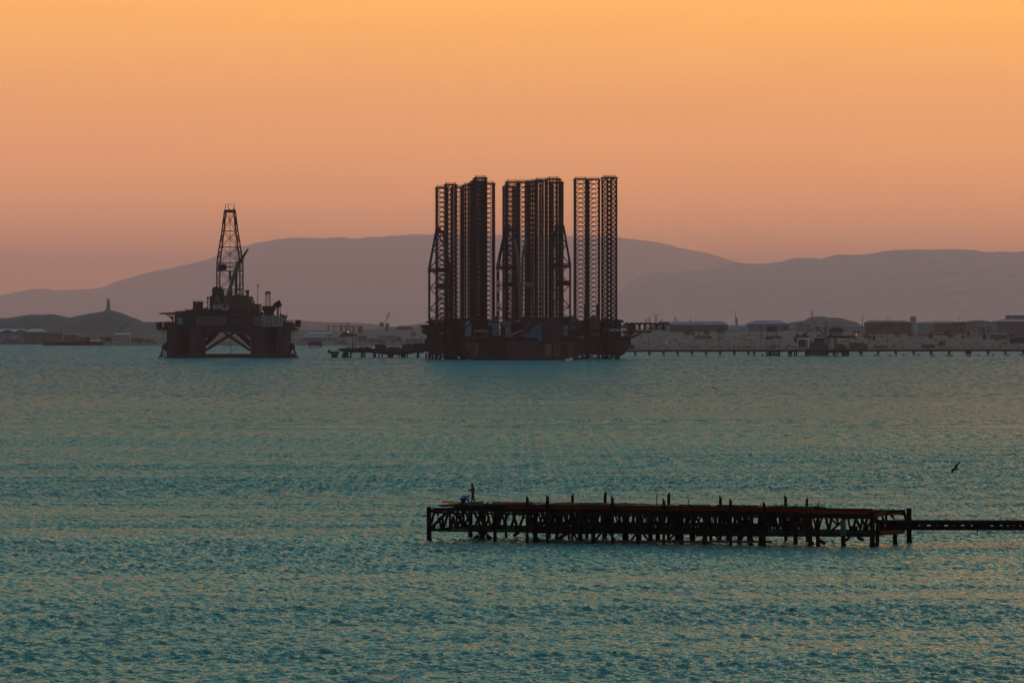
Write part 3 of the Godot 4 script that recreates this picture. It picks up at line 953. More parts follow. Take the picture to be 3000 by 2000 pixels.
func make_people() -> void:
	# the angler: stands on the planks, faces left, holds the rod in front of the chest
	var spot := on_pier(1384.5, 1474.5, 0.62)
	spot.y = 3.22
	var man := thing("person", "standing person in black clothes and cap holding a fishing rod", "person", spot)
	man.scale = Vector3(1.1, 1.03, 1.1)
	var jacket := plain(0.007, 0.007, 0.011, 0.9)
	var trousers := plain(0.022, 0.015, 0.014, 0.9)
	var flesh := plain(0.16, 0.085, 0.06, 0.6)
	var boots := plain(0.012, 0.011, 0.011, 0.8)
	var body := []
	var face := Vector3(-0.97, -0.06, 0.2).normalized()
	head(body, Vector3(-0.01, 1.47, 0), Vector3(-0.03, 1.755, 0), face)
	body.append([Vector3(0.02, 0.92, 0.07), Vector3(0.02, 0.92, -0.07), 0.125, 0.125])
	body.append([Vector3(0.02, 0.95, 0), Vector3(0.03, 1.28, 0), 0.13, 0.15])
	body.append([Vector3(0.02, 1.37, 0.13), Vector3(0.02, 1.37, -0.13), 0.085, 0.085])
	body.append([Vector3(0.02, 1.34, 0), Vector3(-0.005, 1.46, 0), 0.12, 0.062])
	var wrists := [Vector3(-0.30, 1.20, 0.07), Vector3(-0.23, 1.09, -0.05)]
	for i in 2:
		var s := 1.0 if i == 0 else -1.0
		var sh := Vector3(0.01, 1.38, 0.19 * s)
		var el := Vector3(0.0, 1.10, 0.26 * s)
		body.append([sh, el, 0.066, 0.05])
		body.append([el, wrists[i], 0.05, 0.034])
	for i in 2:
		var s := 1.0 if i == 0 else -1.0
		var hip := Vector3(0.02, 0.90, 0.095 * s)
		var knee := Vector3(0.02 - 0.05 * s, 0.48, 0.11 * s)
		var ank := Vector3(0.06 - 0.13 * s, 0.09, 0.12 * s)
		body.append([hip, knee, 0.10, 0.066])
		body.append([knee, ank, 0.062, 0.045])
		body.append([ank, Vector3(ank.x + 0.03, 0.045, ank.z), 0.045, 0.04])
		body.append([Vector3(ank.x + 0.03, 0.04, ank.z), Vector3(ank.x - 0.16, 0.035, ank.z + 0.02), 0.042, 0.034])
	var m := B()
	skin(m, body, 0.02, 0.035)
	put("body", m, jacket, man)
	# clothing over it
	m = B()
	var legs := []
	for q in body.slice(body.size() - 8):
		if q[0].y > 0.3: legs.append([q[0], q[1], q[2] + 0.014, q[3] + 0.014])
	legs.append([Vector3(0.02, 0.92, 0.07), Vector3(0.02, 0.92, -0.07), 0.128, 0.128])
	skin(m, legs, 0.02, 0.03)
	put("trousers", m, trousers, man)
	m = B()
	for q in body.slice(body.size() - 8):
		if q[0].y < 0.06: m.ball((q[0] + q[1]) / 2 + Vector3(0, 0.012, 0), Vector3(0.14, 0.055, 0.056), 10)
	put("shoes", m, boots, man)
	m = B()
	var c := Vector3(-0.03, 1.67, 0)
	m.ball(c, Vector3(0.112, 0.10, 0.10), 12, -0.02, 0.5)
	m.ball(c + face * 0.10 + Vector3(0, 0.008, 0), Vector3(0.075, 0.012, 0.07), 10)
	put("cap", m, jacket, man)
	m = B()
	var hands := []
	for i in 2:
		var wr: Vector3 = wrists[i]
		hand(hands, wr, Vector3(-0.86, 0.32, -0.15 if i == 0 else 0.25).normalized(), Vector3(0.1, 0.9, 0.3 if i == 0 else -0.3).normalized())
	skin(m, hands, 0.006, 0.006)
	put("hands", m, flesh, man)
	# the rod he holds
	var rod := thing("fishing_rod", "long thin fishing rod held out to the left by the standing person", "fishing rod", spot)
	rod.scale = Vector3(1.1, 1.03, 1.1)
	var r0 := Vector3(-0.10, 1.03, -0.03)
	var dir := Vector3(-0.84, 0.53, 0.06).normalized()
	put("handle", B().tube(r0, r0 + dir * 0.42, 0.016, 0.014, 8), boots, rod)
	put("blank", B().tube(r0 + dir * 0.42, r0 + dir * 1.4 + Vector3(0, -0.01, 0), 0.018, 0.013, 6).tube(r0 + dir * 1.4 + Vector3(0, -0.01, 0), r0 + dir * 2.3 + Vector3(0, -0.08, 0), 0.013, 0.007, 6), boots, rod)
	put("reel", B().tube(r0 + dir * 0.26 + Vector3(-0.03, -0.07, -0.03), r0 + dir * 0.26 + Vector3(-0.03, -0.07, 0.03), 0.035, 0.035, 10).bar(r0 + dir * 0.26, r0 + dir * 0.26 + Vector3(-0.03, -0.07, 0), 0.012), boots, rod)

	# the second one crouches, bent forward to the right, both hands down at the planks
	spot = on_pier(1358, 1475.5, 0.55)
	spot.y = 3.22
	var low := thing("person", "crouching person in a bright blue top bent over the pier deck", "person", spot)
	var blue := plain(0.012, 0.15, 0.34, 0.85)
	var dark := plain(0.008, 0.009, 0.014, 0.9)
	body = []
	face = Vector3(0.62, -0.75, 0.2).normalized()
	var chest := Vector3(0.24, 0.60, 0)
	var hips := Vector3(-0.20, 0.37, 0)
	var neck := Vector3(0.36, 0.62, 0.01)
	head(body, neck, Vector3(0.55, 0.70, 0.02), face)
	var torso := [[hips + Vector3(0.03, 0.06, 0.06), hips + Vector3(0.03, 0.06, -0.06), 0.125, 0.125], [hips + Vector3(0.02, 0.06, 0), Vector3(0.04, 0.56, 0), 0.14, 0.15], [Vector3(0.04, 0.56, 0), chest, 0.15, 0.13],
		[chest + Vector3(0.02, -0.02, 0.12), chest + Vector3(0.02, -0.02, -0.12), 0.085, 0.085], [chest, neck, 0.10, 0.06]]
	body.append_array(torso)
	var arms := []
	wrists = [Vector3(0.55, 0.12, 0.16), Vector3(0.44, 0.13, -0.14)]
	for i in 2:
		var s := 1.0 if i == 0 else -1.0
		var sh := chest + Vector3(0.05, -0.03, 0.18 * s)
		var el := Vector3(0.45 if i == 0 else 0.34, 0.33, 0.22 * s)
		arms.append([sh, el, 0.062, 0.048])
		arms.append([el, wrists[i], 0.046, 0.033])
	body.append_array(arms)
	var folded := []
	for i in 2:
		var s := 1.0 if i == 0 else -1.0
		var hip := hips + Vector3(0.02, -0.02, 0.10 * s)
		var knee := Vector3(0.20 if i == 0 else 0.05, 0.36 if i == 0 else 0.12, 0.17 * s)
		var ank := Vector3(0.05, 0.09, 0.14 * s) if i == 0 else Vector3(-0.27, 0.10, 0.13 * s)
		folded.append([hip, knee, 0.10, 0.068])
		folded.append([knee, ank, 0.064, 0.046])
		folded.append([ank, ank + Vector3(0.13, -0.055, 0.01 * s), 0.044, 0.034])
	body.append_array(folded)
	m = B()
	skin(m, body, 0.02, 0.035)
	put("body", m, flesh, low)
	m = B()
	var over := []
	for q in torso + arms:
		over.append([q[0], q[1], q[2] + 0.014, q[3] + 0.014])
	over[4] = [chest, chest.lerp(neck, 0.75), 0.115, 0.075]
	skin(m, over, 0.02, 0.03)
	put("blue_top", m, blue, low)
	m = B()
	over = [[hips + Vector3(0.02, 0.02, 0.06), hips + Vector3(0.02, 0.02, -0.06), 0.142, 0.142]]
	for q in folded:
		if q[2] > 0.06: over.append([q[0], q[1], q[2] + 0.015, q[3] + 0.013])
	skin(m, over, 0.02, 0.03)
	put("dark_trousers", m, dark, low)
	m = B()
	for q in folded:
		if q[2] < 0.05: m.ball((q[0] + q[1]) / 2 + Vector3(0.02, -0.008, 0), Vector3(0.13, 0.05, 0.052), 10)
	put("shoes", m, boots, low)
	m = B()
	var hc := neck.lerp(Vector3(0.55, 0.70, 0.02), 0.62)
	m.ball(hc + Vector3(0.02, 0.035, 0), Vector3(0.10, 0.085, 0.095), 12)
	put("hair", m, plain(0.010, 0.008, 0.007, 0.8), low)
	m = B()
	hands = []
	for i in 2:
		hand(hands, wrists[i], Vector3(0.35, -0.85, 0.1).normalized(), Vector3(0.9, 0.35, 0.1).normalized())
	skin(m, hands, 0.006, 0.006)
	put("hands", m, flesh, low)


func make_gull(called: String, label: String, where: Vector3, turn: float, size: float, white: bool, lifts: Array, roll := 0.0) -> void:
	var g := thing(called, label, "bird", where)
	g.basis = Basis(Vector3.UP, turn) * Basis(Vector3.RIGHT, roll) * Basis.from_scale(Vector3.ONE * size)
	var dark := plain(0.012, 0.016, 0.028, 0.9) if not white else plain(0.75, 0.72, 0.70, 0.9)
	var grey := plain(0.014, 0.026, 0.055, 0.9) if not white else plain(0.85, 0.80, 0.76, 0.9)
	var m := B()
	# local +X is the way it flies
	skin(m, [[Vector3(-0.16, 0.0, 0), Vector3(0.06, 0.0, 0), 0.045, 0.066], [Vector3(0.06, 0, 0), Vector3(0.14, 0.025, 0), 0.062, 0.04], [Vector3(0.17, 0.035, 0), Vector3(0.19, 0.035, 0), 0.036, 0.03], [Vector3(0.20, 0.03, 0), Vector3(0.255, 0.018, 0), 0.012, 0.004],
		[Vector3(-0.16, 0, 0), Vector3(-0.24, 0.0, 0), 0.035, 0.02]], 0.012, 0.02)
	put("body", m, dark, g)
	for i in 2:
		var s := 1.0 if i == 0 else -1.0
		var li: float = lifts[i]
		m = B()
		var a0 := Vector3(0.09, 0.03, 0.03 * s)
		var a1 := Vector3(-0.12, 0.03, 0.03 * s)
		var b0 := Vector3(0.13, 0.03 + 0.22 * sin(li), 0.22 * cos(li) * s)
		var b1 := Vector3(-0.10, 0.03 + 0.22 * sin(li), 0.22 * cos(li) * s)
		var li2 := li - 0.35
		var c0 := b0 + Vector3(-0.20, 0.34 * sin(li2), 0.34 * cos(li2) * s)
		var c1 := c0 + Vector3(-0.07, 0, 0)
		var up := Vector3(0, 0.014, 0)
		m.loft(PackedVector3Array([a1, a0, b0, b1]), PackedVector3Array([a1 + up, a0 + up * 2, b0 + up, b1 + up * 0.5]))
		m.loft(PackedVector3Array([b1, b0, c0, c1]), PackedVector3Array([b1 + up * 0.5, b0 + up, c0 + up * 0.3, c1 + up * 0.2]))
		put("wing", m, grey, g)
	m = B()
	m.loft(PackedVector3Array([Vector3(-0.20, 0.0, -0.03), Vector3(-0.20, 0.0, 0.03), Vector3(-0.34, 0.0, 0.06), Vector3(-0.34, 0.0, -0.06)]), PackedVector3Array([Vector3(-0.20, 0.012, -0.03), Vector3(-0.20, 0.012, 0.03), Vector3(-0.34, 0.006, 0.06), Vector3(-0.34, 0.006, -0.06)]))
	put("tail", m, grey, g)


func make_birds() -> void:
	make_gull("seagull", "dark gull flying low over the water at the right", at(2799, 1374, 400.0), deg_to_rad(215.0), 1.35, false, [0.25, 0.45], 0.62)
	make_gull("white_seabird", "small white seabird in flight in front of the right shore", at(1951, 1003, 1150.0), deg_to_rad(185.0), 1.5, true, [0.6, 0.5], 0.5)


# ---------------------------------------------------------------- the floating drilling rig and the parked jack-up rigs
# parts are given by the pixels that they cover in the photograph, at their real distance, with a real depth behind
var org := Vector3.ZERO   # base of the thing that is being built


func lc(px: float, py: float, d: float) -> Vector3:
	return at(px, py, d) - org


func pbox(called: String, x0: float, y0: float, x1: float, y1: float, d: float, deep: float, m: Material, parent: Node, label := "") -> MeshInstance3D:
	var a := lc(x0, y1, d)
	var c := lc(x1, y0, d)
	var o := put(called, B().box(Vector3(a.x, a.y, a.z - deep), Vector3(c.x, c.y, c.z)), m, parent)
	if label: o.set_meta("label", label)
	return o


# an outline in pixels with depth behind it
func pslab(called: String, pts: Array, d: float, deep: float, m: Material, parent: Node) -> MeshInstance3D:
	var out := PackedVector2Array()
	var z := -d - org.z
	for p in pts:
		var q := lc(p[0], p[1], d)
		out.append(Vector2(q.x, q.y))
	return put(called, B().slab(out, z - deep, z), m, parent)


func pbar(called: String, x0: float, y0: float, x1: float, y1: float, d: float, w: float, m: Material, parent: Node, d1 := 0.0) -> MeshInstance3D:
	return put(called, B().bar(lc(x0, y0, d), lc(x1, y1, d1 if d1 > 0.0 else d), w), m, parent)


func ptube(called: String, x0: float, y0: float, x1: float, y1: float, d: float, r: float, m: Material, parent: Node, r1 := -1.0) -> MeshInstance3D:
	return put(called, B().tube(lc(x0, y0, d), lc(x1, y1, d), r, r1, 12), m, parent)


# a railing of thin posts and two rails along a line
func prail(x0: float, x1: float, y: float, d: float, h: float, m: Material, parent: Node) -> void:
	var b := B()
	var a := lc(x0, y, d)
	var c := lc(x1, y, d)
	var n := maxi(2, int((c - a).length() / 2.2))
	for i in n + 1:
		var p := a.lerp(c, float(i) / n)
		b.bar(p, p + Vector3(0, h, 0), 0.09)
	for k in [0.55, 1.0]:
		b.bar(a + Vector3(0, h * k, 0), c + Vector3(0, h * k, 0), 0.08)
	tag(put("railing", b, m, parent), "", "", "", "stuff")


func make_rig_materials() -> void:
	M.black = mottled(41, [lin(0.008, 0.008, 0.012), lin(0.020, 0.016, 0.020), lin(0.012, 0.012, 0.018)], 16.0, 0.9)
	M.hull = mottled(42, [lin(0.020, 0.013, 0.017), lin(0.040, 0.023, 0.026), lin(0.014, 0.012, 0.018)], 22.0, 0.9, 2.5)
	M.hull_dark = mottled(43, [lin(0.012, 0.012, 0.018), lin(0.030, 0.018, 0.018), lin(0.010, 0.012, 0.018)], 20.0, 0.9, 2.5)
	M.grey = mottled(44, [lin(0.06, 0.058, 0.060), lin(0.10, 0.085, 0.080), lin(0.045, 0.042, 0.045)], 9.0, 0.9, 2.0)
	M.pale = mottled(45, [lin(0.17, 0.17, 0.18), lin(0.26, 0.25, 0.25), lin(0.10, 0.085, 0.08)], 9.0, 0.9, 2.0)
	M.brown = mottled(46, [lin(0.05, 0.026, 0.018), lin(0.09, 0.045, 0.030), lin(0.03, 0.018, 0.016)], 12.0, 0.9, 2.0)
	M.tan = mottled(47, [lin(0.11, 0.10, 0.08), lin(0.15, 0.13, 0.10), lin(0.08, 0.07, 0.06)], 9.0, 0.9, 2.0)
	M.blue = mottled(48, [lin(0.004, 0.055, 0.12), lin(0.006, 0.07, 0.15), lin(0.004, 0.045, 0.10)], 12.0, 0.8)
	M.cyan = mottled(49, [lin(0.045, 0.12, 0.155), lin(0.08, 0.165, 0.205), lin(0.04, 0.095, 0.125)], 10.0, 0.8, 2.0)
	M.rose = plain(0.11, 0.055, 0.065, 0.8)
	M.ochre = mottled(50, [lin(0.075, 0.032, 0.014), lin(0.11, 0.05, 0.022), lin(0.06, 0.026, 0.014)], 10.0, 0.9)
	M.steel = plain(0.008, 0.008, 0.013, 0.85)
	M.steel.metallic_specular = 0.25
	M.rail = plain(0.05, 0.042, 0.04, 0.9)
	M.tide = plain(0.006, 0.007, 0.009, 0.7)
	M.glassy = plain(0.004, 0.005, 0.008, 0.3)
	M.white = plain(0.62, 0.60, 0.58, 0.7)
	M.boom = plain(0.055, 0.05, 0.048, 0.8)


# a lattice derrick: [half width x, half width z, height] at each level, legs at the corners
func derrick(levels: Array, c: Vector3, turn: float, w: float, parent: Node, called := "derrick") -> Node3D:
	var t := thing(called, "", "", c, "", parent)
	t.rotation.y = turn
	var corner := func(i: int, k: int) -> Vector3:
		var l: Array = levels[i]
		return Vector3(l[0] * (1 if k in [0, 1] else -1), l[2], l[1] * (1 if k in [0, 3] else -1))
	for k in 4:
		var b := B()
		for i in levels.size() - 1:
			b.bar(corner.call(i, k), corner.call(i + 1, k), w * 1.5)
		put("leg", b, M.steel, t)
	for i in levels.size():
		var b := B()
		for k in 4:
			b.bar(corner.call(i, k), corner.call(i, (k + 1) % 4), w)
		put("girt", b, M.steel, t)
	for i in levels.size() - 1:
		for k in 4:
			var b := B()
			b.bar(corner.call(i, k), corner.call(i + 1, (k + 1) % 4), w * 0.7)
			b.bar(corner.call(i, (k + 1) % 4), corner.call(i + 1, k), w * 0.7)
			put("cross_brace", b, M.steel, t)
	return t


func make_floating_rig() -> void:
	var d := 3150.0
	org = at(672, 1048, d)
	org.y = 0.0
	var t := thing("floating_drilling_rig", "dark floating drilling rig on thick columns with a tall derrick, left of the jack-ups", "drilling rig", org)
	# pontoons and columns
	for z in [0.0, 55.0]:
		var a := lc(490, 1037.5, d)
		var c := lc(850, 1037.5, d)
		var b := B()
		b.loft(PackedVector3Array([Vector3(a.x - 3, -6, a.z - 10 - z), Vector3(c.x + 3, -6, c.z - 10 - z), Vector3(c.x + 3, -6, c.z + 2 - z), Vector3(a.x - 3, -6, a.z + 2 - z)]),
			PackedVector3Array([Vector3(a.x, a.y, a.z - 9 - z), Vector3(c.x, c.y, c.z - 9 - z), Vector3(c.x, c.y, c.z + 1 - z), Vector3(a.x, a.y, a.z + 1 - z)]))
		put("pontoon", b, M.tide, t)
		for px in [[508, 20], [577, 26], [760, 26], [831, 22]]:
			var p := lc(px[0], 955, d + 4 + z)
			var r: float = px[1] * d / LENS
			put("column", B().tube(Vector3(p.x, -5, p.z), p, r, r, 24), M.hull if px[0] > 800 or px[0] == 577 else M.hull_dark, t)
	# boxed bracing between the columns of a side
	pbox("side_plate", 520, 960, 560, 1044, d + 10, 30, M.hull_dark, t)
	pbox("side_plate", 772, 960, 815, 1044, d + 10, 30, M.hull_dark, t)
	for q in [[602, 1.0], [735, -1.0]]:
		pslab("haunch", [[q[0], 970], [q[0] + q[1] * 34, 972], [q[0] + q[1] * 16, 978], [q[0], 990]], d + 3, 60, M.hull_dark, t)
	pbox("transverse_girder", 600, 955, 736, 966, d + 3, 60, M.hull_dark, t)
	for s in [[602, 1026, 688, 972, 0.0], [733, 1026, 657, 974, 0.0], [601, 1011, 638, 976, 50.0], [735, 1014, 694, 974, 50.0], [733, 1002, 706, 972, 25.0], [602, 1002, 632, 974, 25.0]]:
		ptube("diagonal_brace", s[0], s[1], s[2], s[3], d + s[4], 0.95, M.hull_dark, t)
	for x in [674, 679]:
		ptube("riser_pipe", x, 972, x, 1039, d + 20, 0.14, M.black, t)
	# hull of the deck
	pslab("upper_hull", [[486, 950], [492, 946], [511, 944], [511, 926], [826, 926], [826, 944], [856, 946], [858, 952], [846, 960], [735, 966], [731, 973], [606, 973], [602, 966], [492, 960]], d, 66.0, M.black, t)
	pslab("deck_block", [[511, 944], [511, 914], [540, 911], [563, 905], [600, 903], [606, 908], [660, 912], [660, 944]], d + 2, 50.0, M.hull_dark, t)
	pbox("side_wall", 574, 927, 662, 953, d - 0.6, 1.0, M.grey, t)
	pbox("side_wall", 743, 927, 762, 954, d - 0.6, 1.0, M.grey, t)
	pbox("side_wall", 764, 924, 828, 957, d - 0.9, 1.0, M.pale, t, "pale streaked wall plating")
	pbox("side_wall", 664, 935, 740, 940, d - 0.6, 1.0, M.brown, t)
	pbox("side_wall", 520, 930, 534, 950, d - 0.6, 1.0, M.cyan, t, "blue grey plating")
	for k in 7:
		pbox("wall_rib", 770 + k * 8.4, 924, 771.4 + k * 8.4, 957, d - 1.25, 0.5, M.grey, t)
	for k in 9:
		pbox("wall_rib", 580 + k * 9.2, 927, 581.3 + k * 9.2, 953, d - 0.95, 0.5, M.brown, t)
	for k in 11:
		pbox("window", 668 + k * 6.2, 919, 671 + k * 6.2, 922, d - 0.4, 0.8, M.glassy, t)
	# helicopter deck with its curved brackets
	pslab("helideck", [[462, 918.3], [470, 916], [520, 914.5], [520, 919], [492, 921], [472, 920.5]], d + 4, 24.0, M.steel, t)
	for s in [[489, 921, 499, 929], [499, 929, 506, 938], [506, 938, 507.5, 950], [507.5, 921, 506, 950], [499, 922, 506, 934]]:
		pbar("bracket", s[0], s[1], s[2], s[3], d + 8, 0.7, M.steel, t)
		pbar("bracket", s[0], s[1], s[2], s[3], d + 24, 0.7, M.steel, t)
	prail(512, 536, 914, d + 6, 1.0, M.steel, t)
	for x in [516, 526, 535, 540]:
		pbox("vent", x, 910, x + 3, 915, d + 8, 2.0, M.steel, t)
	pbar("tee_mast", 546, 906, 546, 914, d + 8, 0.5, M.steel, t)
	pbar("tee_mast", 541, 907, 551, 907, d + 8, 0.5, M.steel, t)
	# the tank and what stands by it
	ptube("tank", 580, 908, 580, 883, d + 20, 3.35, M.brown, t)
	prail(564, 596, 883, d + 17, 1.1, M.steel, t)
	for y in [886, 900]:
		pbox("tank_platform", 593, y - 0.7, 598, y + 0.7, d + 18, 2, M.steel, t)
	pbar("lamp_post", 609, 874, 609, 912, d + 8, 0.7, M.steel, t)
	put("float_ball", B().ball(lc(609, 873, d + 8), Vector3.ONE * 0.85, 10), M.steel, t)
	pbar("lamp_post_arm", 602, 886, 611, 886, d + 8, 0.5, M.steel, t)
	pbox("locker", 601, 900, 606, 912, d + 8, 4, M.black, t)
	# houses round the derrick
	pslab("drill_floor", [[614, 915], [614, 867], [621, 866], [621, 846], [627, 840], [642, 840], [643, 846], [648, 846], [648, 866], [659, 868], [659, 915]], d + 14, 34.0, M.black, t)
	pslab("engine_house", [[659, 930], [659, 865], [722, 865], [731, 872], [736, 880], [738, 890], [757, 890], [758, 930]], d + 10, 40.0, M.brown, t)
	pbox("vent_panel", 690, 882, 724, 893, d + 9.4, 0.8, M.ochre, t)
	pbox("house_front", 655, 905, 745, 930, d + 1, 10.0, M.hull_dark, t)
	prail(690, 722, 865, d + 12, 1.1, M.steel, t)
	for q in [[721.5, 853.5, 0.9], [727.5, 853, 0.8], [725, 858, 1.0], [738, 872, 0.9]]:
		put("float_ball", B().ball(lc(q[0], q[1], d + 14), Vector3.ONE * q[2], 8), M.steel, t)
	pbox("locker", 722, 857, 729, 866, d + 12, 3, M.black, t)
	pbar("whip_aerial", 726, 836, 726, 853, d + 14, 0.10, M.steel, t)
	pbar("whip_aerial", 720, 839.5, 732, 839.5, d + 14, 0.08, M.steel, t)
	# aerial mast on the right
	pbar("mast", 755.5, 834, 755.5, 892, d + 12, 0.38, M.steel, t)
	pbar("mast_arm", 750, 834.5, 762, 834.5, d + 12, 0.16, M.steel, t)
	for x in [750.5, 753, 758.5, 761.5]:
		pbar("mast_arm", x, 833, x + (1.5 if x < 755 else -1.5), 840, d + 12, 0.12, M.steel, t)
	pbar("whip_aerial", 751, 865, 751, 888, d + 14, 0.10, M.steel, t)
	# gantry, winch drum and cranes at the right end
	for x in [[777, 779.5], [783, 781.5], [789, 787], [793, 789.5]]:
		pbar("gantry_leg", x[0], 897, x[1], 856, d + 14, 0.42, M.steel, t)
	pslab("gantry_head", [[776.5, 862], [778, 855], [781, 853], [788, 853], [790.5, 855], [792, 862], [789, 862], [788, 858.5], [780.5, 858.5], [779.5, 862]], d + 12, 5.0, M.steel, t)
	prail(774, 793.5, 863, d + 12, 1.2, M.steel, t)
	pbar("stay_wire", 791, 869, 808, 884, d + 14, 0.12, M.steel, t)
	pslab("winch_house", [[768, 909], [768, 896], [797, 896], [805, 900], [805, 908], [800, 911], [801, 925], [773, 925], [772, 911]], d + 8, 14.0, M.black, t)
	pbox("locker", 760, 914, 770, 926, d + 8, 8, M.black, t)
	pslab("crane_cab", [[797, 896], [806, 885], [812, 884], [814, 880], [818, 879], [821, 884], [824.5, 893], [824, 898], [820, 897], [818, 901], [806, 901], [803, 898]], d + 6, 6.0, M.steel, t)
	for x in [812.5, 816.5, 821]:
		pbar("crane_leg", x, 900, x, 924, d + 8, 0.85 if x < 813 else 0.4, M.steel, t)
	pslab("boat_davit", [[822, 918], [828, 922], [832, 923.5], [843, 926], [842, 929], [826, 930], [820, 926]], d + 4, 4.0, M.steel, t)
	pbar("davit_stay", 841, 929, 828, 940, d + 4, 0.2, M.steel, t)
	put("float_ball", B().ball(lc(839.5, 921.5, d + 5), Vector3.ONE * 0.4, 8), M.steel, t)
	# windlass houses, winches and anchor racks on both ends
	for s in [0, 1]:
		var fx := func(x: float) -> float: return x if s == 0 else 1338.0 - x
		var x0: float = fx.call(458)
		var x1: float = fx.call(473)
		var y0 := 943.0 if s == 0 else 937.0
		pbox("windlass_house", minf(x0, x1), y0, maxf(x0, x1), 965 if s == 0 else 958, d + 2, 9, M.hull_dark, t)
		pslab("windlass_deck", [[fx.call(460), 963], [fx.call(490), 955], [fx.call(496), 963], [fx.call(486), 968], [fx.call(478), 968]], d + 2, 10, M.black, t)
		ptube("winch", fx.call(481), 951, fx.call(505), 951, d + 10, 1.9, M.hull_dark, t)
		put("winch_drum", B().ball(lc(fx.call(494), 951, d + 6), Vector3(2.4, 2.2, 2.0), 10), M.hull_dark, t)
		pbar("bracket", fx.call(462), 965, fx.call(482), 976, d + 3, 0.35, M.steel, t)
		pbar("anchor_wire", fx.call(478), 968, fx.call(478), 1008, d + 3, 0.12, M.steel, t)
		pbar("anchor_wire", fx.call(481.5), 966, fx.call(481.5), 1008, d + 3, 0.12, M.steel, t)
		pslab("fairlead", [[fx.call(474), 1014], [fx.call(480), 1006], [fx.call(488), 1002], [fx.call(488), 1030], [fx.call(480), 1024], [fx.call(474), 1022]], d + 2, 4, M.black, t)
		for q in [[476, 1022, 463.5, 1047, 0.3], [478, 1023, 469, 1047, 0.8], [487, 1026, 471, 1047, 0.5], [488, 1036, 474, 1044, 0.45], [470, 1040, 486, 1048, 0.45], [478, 1040, 486, 1048, 0.5], [463, 1046.5, 474, 1045, 0.6]]:
			pbar("anchor_rack", fx.call(q[0]), q[1], fx.call(q[2]), q[3], d + 2, q[4], M.steel, t)
	# the knuckle crane in front of the derrick
	pslab("crane_house", [[624, 906], [624, 893], [652, 893], [655, 888], [660, 890], [669, 892], [669, 905], [664, 910], [652, 910], [650, 906]], d - 2, 5.0, M.pale, t)
	for x in [629, 637]:
		pbox("window", x, 895, x + 3, 898, d - 2.4, 0.6, M.glassy, t)
	for q in [[629, 893, 634, 862], [642, 893, 632, 862], [648, 893, 636, 862]]:
		pbar("crane_frame", q[0], q[1], q[2], q[3], d, 0.8, M.grey, t)
	put("crane_boom", B().tube(lc(656, 903, d - 2), lc(688, 800, d - 2), 1.0, 1.3, 8).tube(lc(688, 800, d - 2), lc(700, 768, d - 2), 1.45, 1.5, 8), M.boom, t)
	put("crane_jib", B().tube(lc(697, 775, d - 2), lc(712, 752, d - 2), 1.3, 0.8, 8).tube(lc(712, 752, d - 2), lc(726, 731, d - 2), 0.8, 0.55, 8).ball(lc(725.5, 732, d - 2), Vector3.ONE * 0.75, 8), M.steel, t)
	pbar("crane_hook", 711, 765, 718, 757, d - 2, 0.35, M.steel, t)
	pbar("crane_wire", 712, 752, 713, 765, d - 2, 0.10, M.steel, t)
	# the derrick
	var sc := (d + 30) / LENS
	var c := lc(673.5, 865, d + 30)
	var lv := []
	for q in [[865, 40, 30], [847, 40, 30], [793.8, 40, 30], [770.5, 39.5, 30], [724, 32, 25], [677, 24, 20], [622, 16.5, 15]]:
		lv.append([q[1] * sc * 0.86, q[2] * sc * 0.86, (865 - q[0]) * sc])
	var dk := derrick(lv, c, deg_to_rad(14.0), 0.44, t)
	var top: float = lv[-1][2]
	put("crown_deck", B().box(Vector3(-3.4, top, -3.2), Vector3(3.4, top + 1.6, 3.2)), M.steel, dk)
	var gp := B()
	for s in [-1, 1]:
		gp.bar(Vector3(2.9 * s, top + 1.6, 0), Vector3(2.9 * s, top + 5.2, 0), 0.34)
	gp.bar(Vector3(-2.9, top + 5.1, 0), Vector3(2.9, top + 5.1, 0), 0.26)
	gp.bar(Vector3(-1.6, top + 4.2, 0.4), Vector3(-0.4, top + 1.6, 0.4), 0.4).bar(Vector3(2.4, top + 1.6, 0.5), Vector3(2.4, top + 2.8, 0.5), 0.5)
	put("crown_frame", gp, M.steel, dk)
	var ry: float = (865 - 784) * sc
	put("monkey_board", B().box(Vector3(-8.2, ry - 1.7, 0.6), Vector3(-3.2, ry + 2.0, 5.0)), M.steel, dk)
	var ladder := B()
	for x in [4.2, 5.4]:
		ladder.bar(Vector3(x, 0, 2.5), Vector3(x * 0.62, top, 1.8), 0.16)
	for k in 34:
		var f := k / 34.0
		ladder.bar(Vector3(lerpf(4.2, 2.6, f), top * f, lerpf(2.5, 1.8, f)), Vector3(lerpf(5.4, 3.35, f), top * f, lerpf(2.5, 1.8, f)), 0.12)
	put("ladder", ladder, M.steel, dk)
	put("drill_line", B().bar(Vector3(0.5, 4, 0), Vector3(0.2, top, 0), 0.22).bar(Vector3(-0.5, 4, 0), Vector3(-0.2, top, 0), 0.16), plain(0.20, 0.15, 0.06), dk)
	put("travelling_block", B().box(Vector3(-0.7, 10, -0.5), Vector3(0.9, 16, 0.5)), M.ochre, dk)
	for q in [[0.0, 6.0, 5.4], [3.4, 18.0, 4.0], [-6.5, 5.0, 3.0]]:
		put("pipe_rack", B().box(Vector3(q[0] - 0.7, 0, 3.0), Vector3(q[0] + 0.7, q[1], 4.4)), M.steel, dk)


# ---- jack-up rigs
var leg_meshes := {}

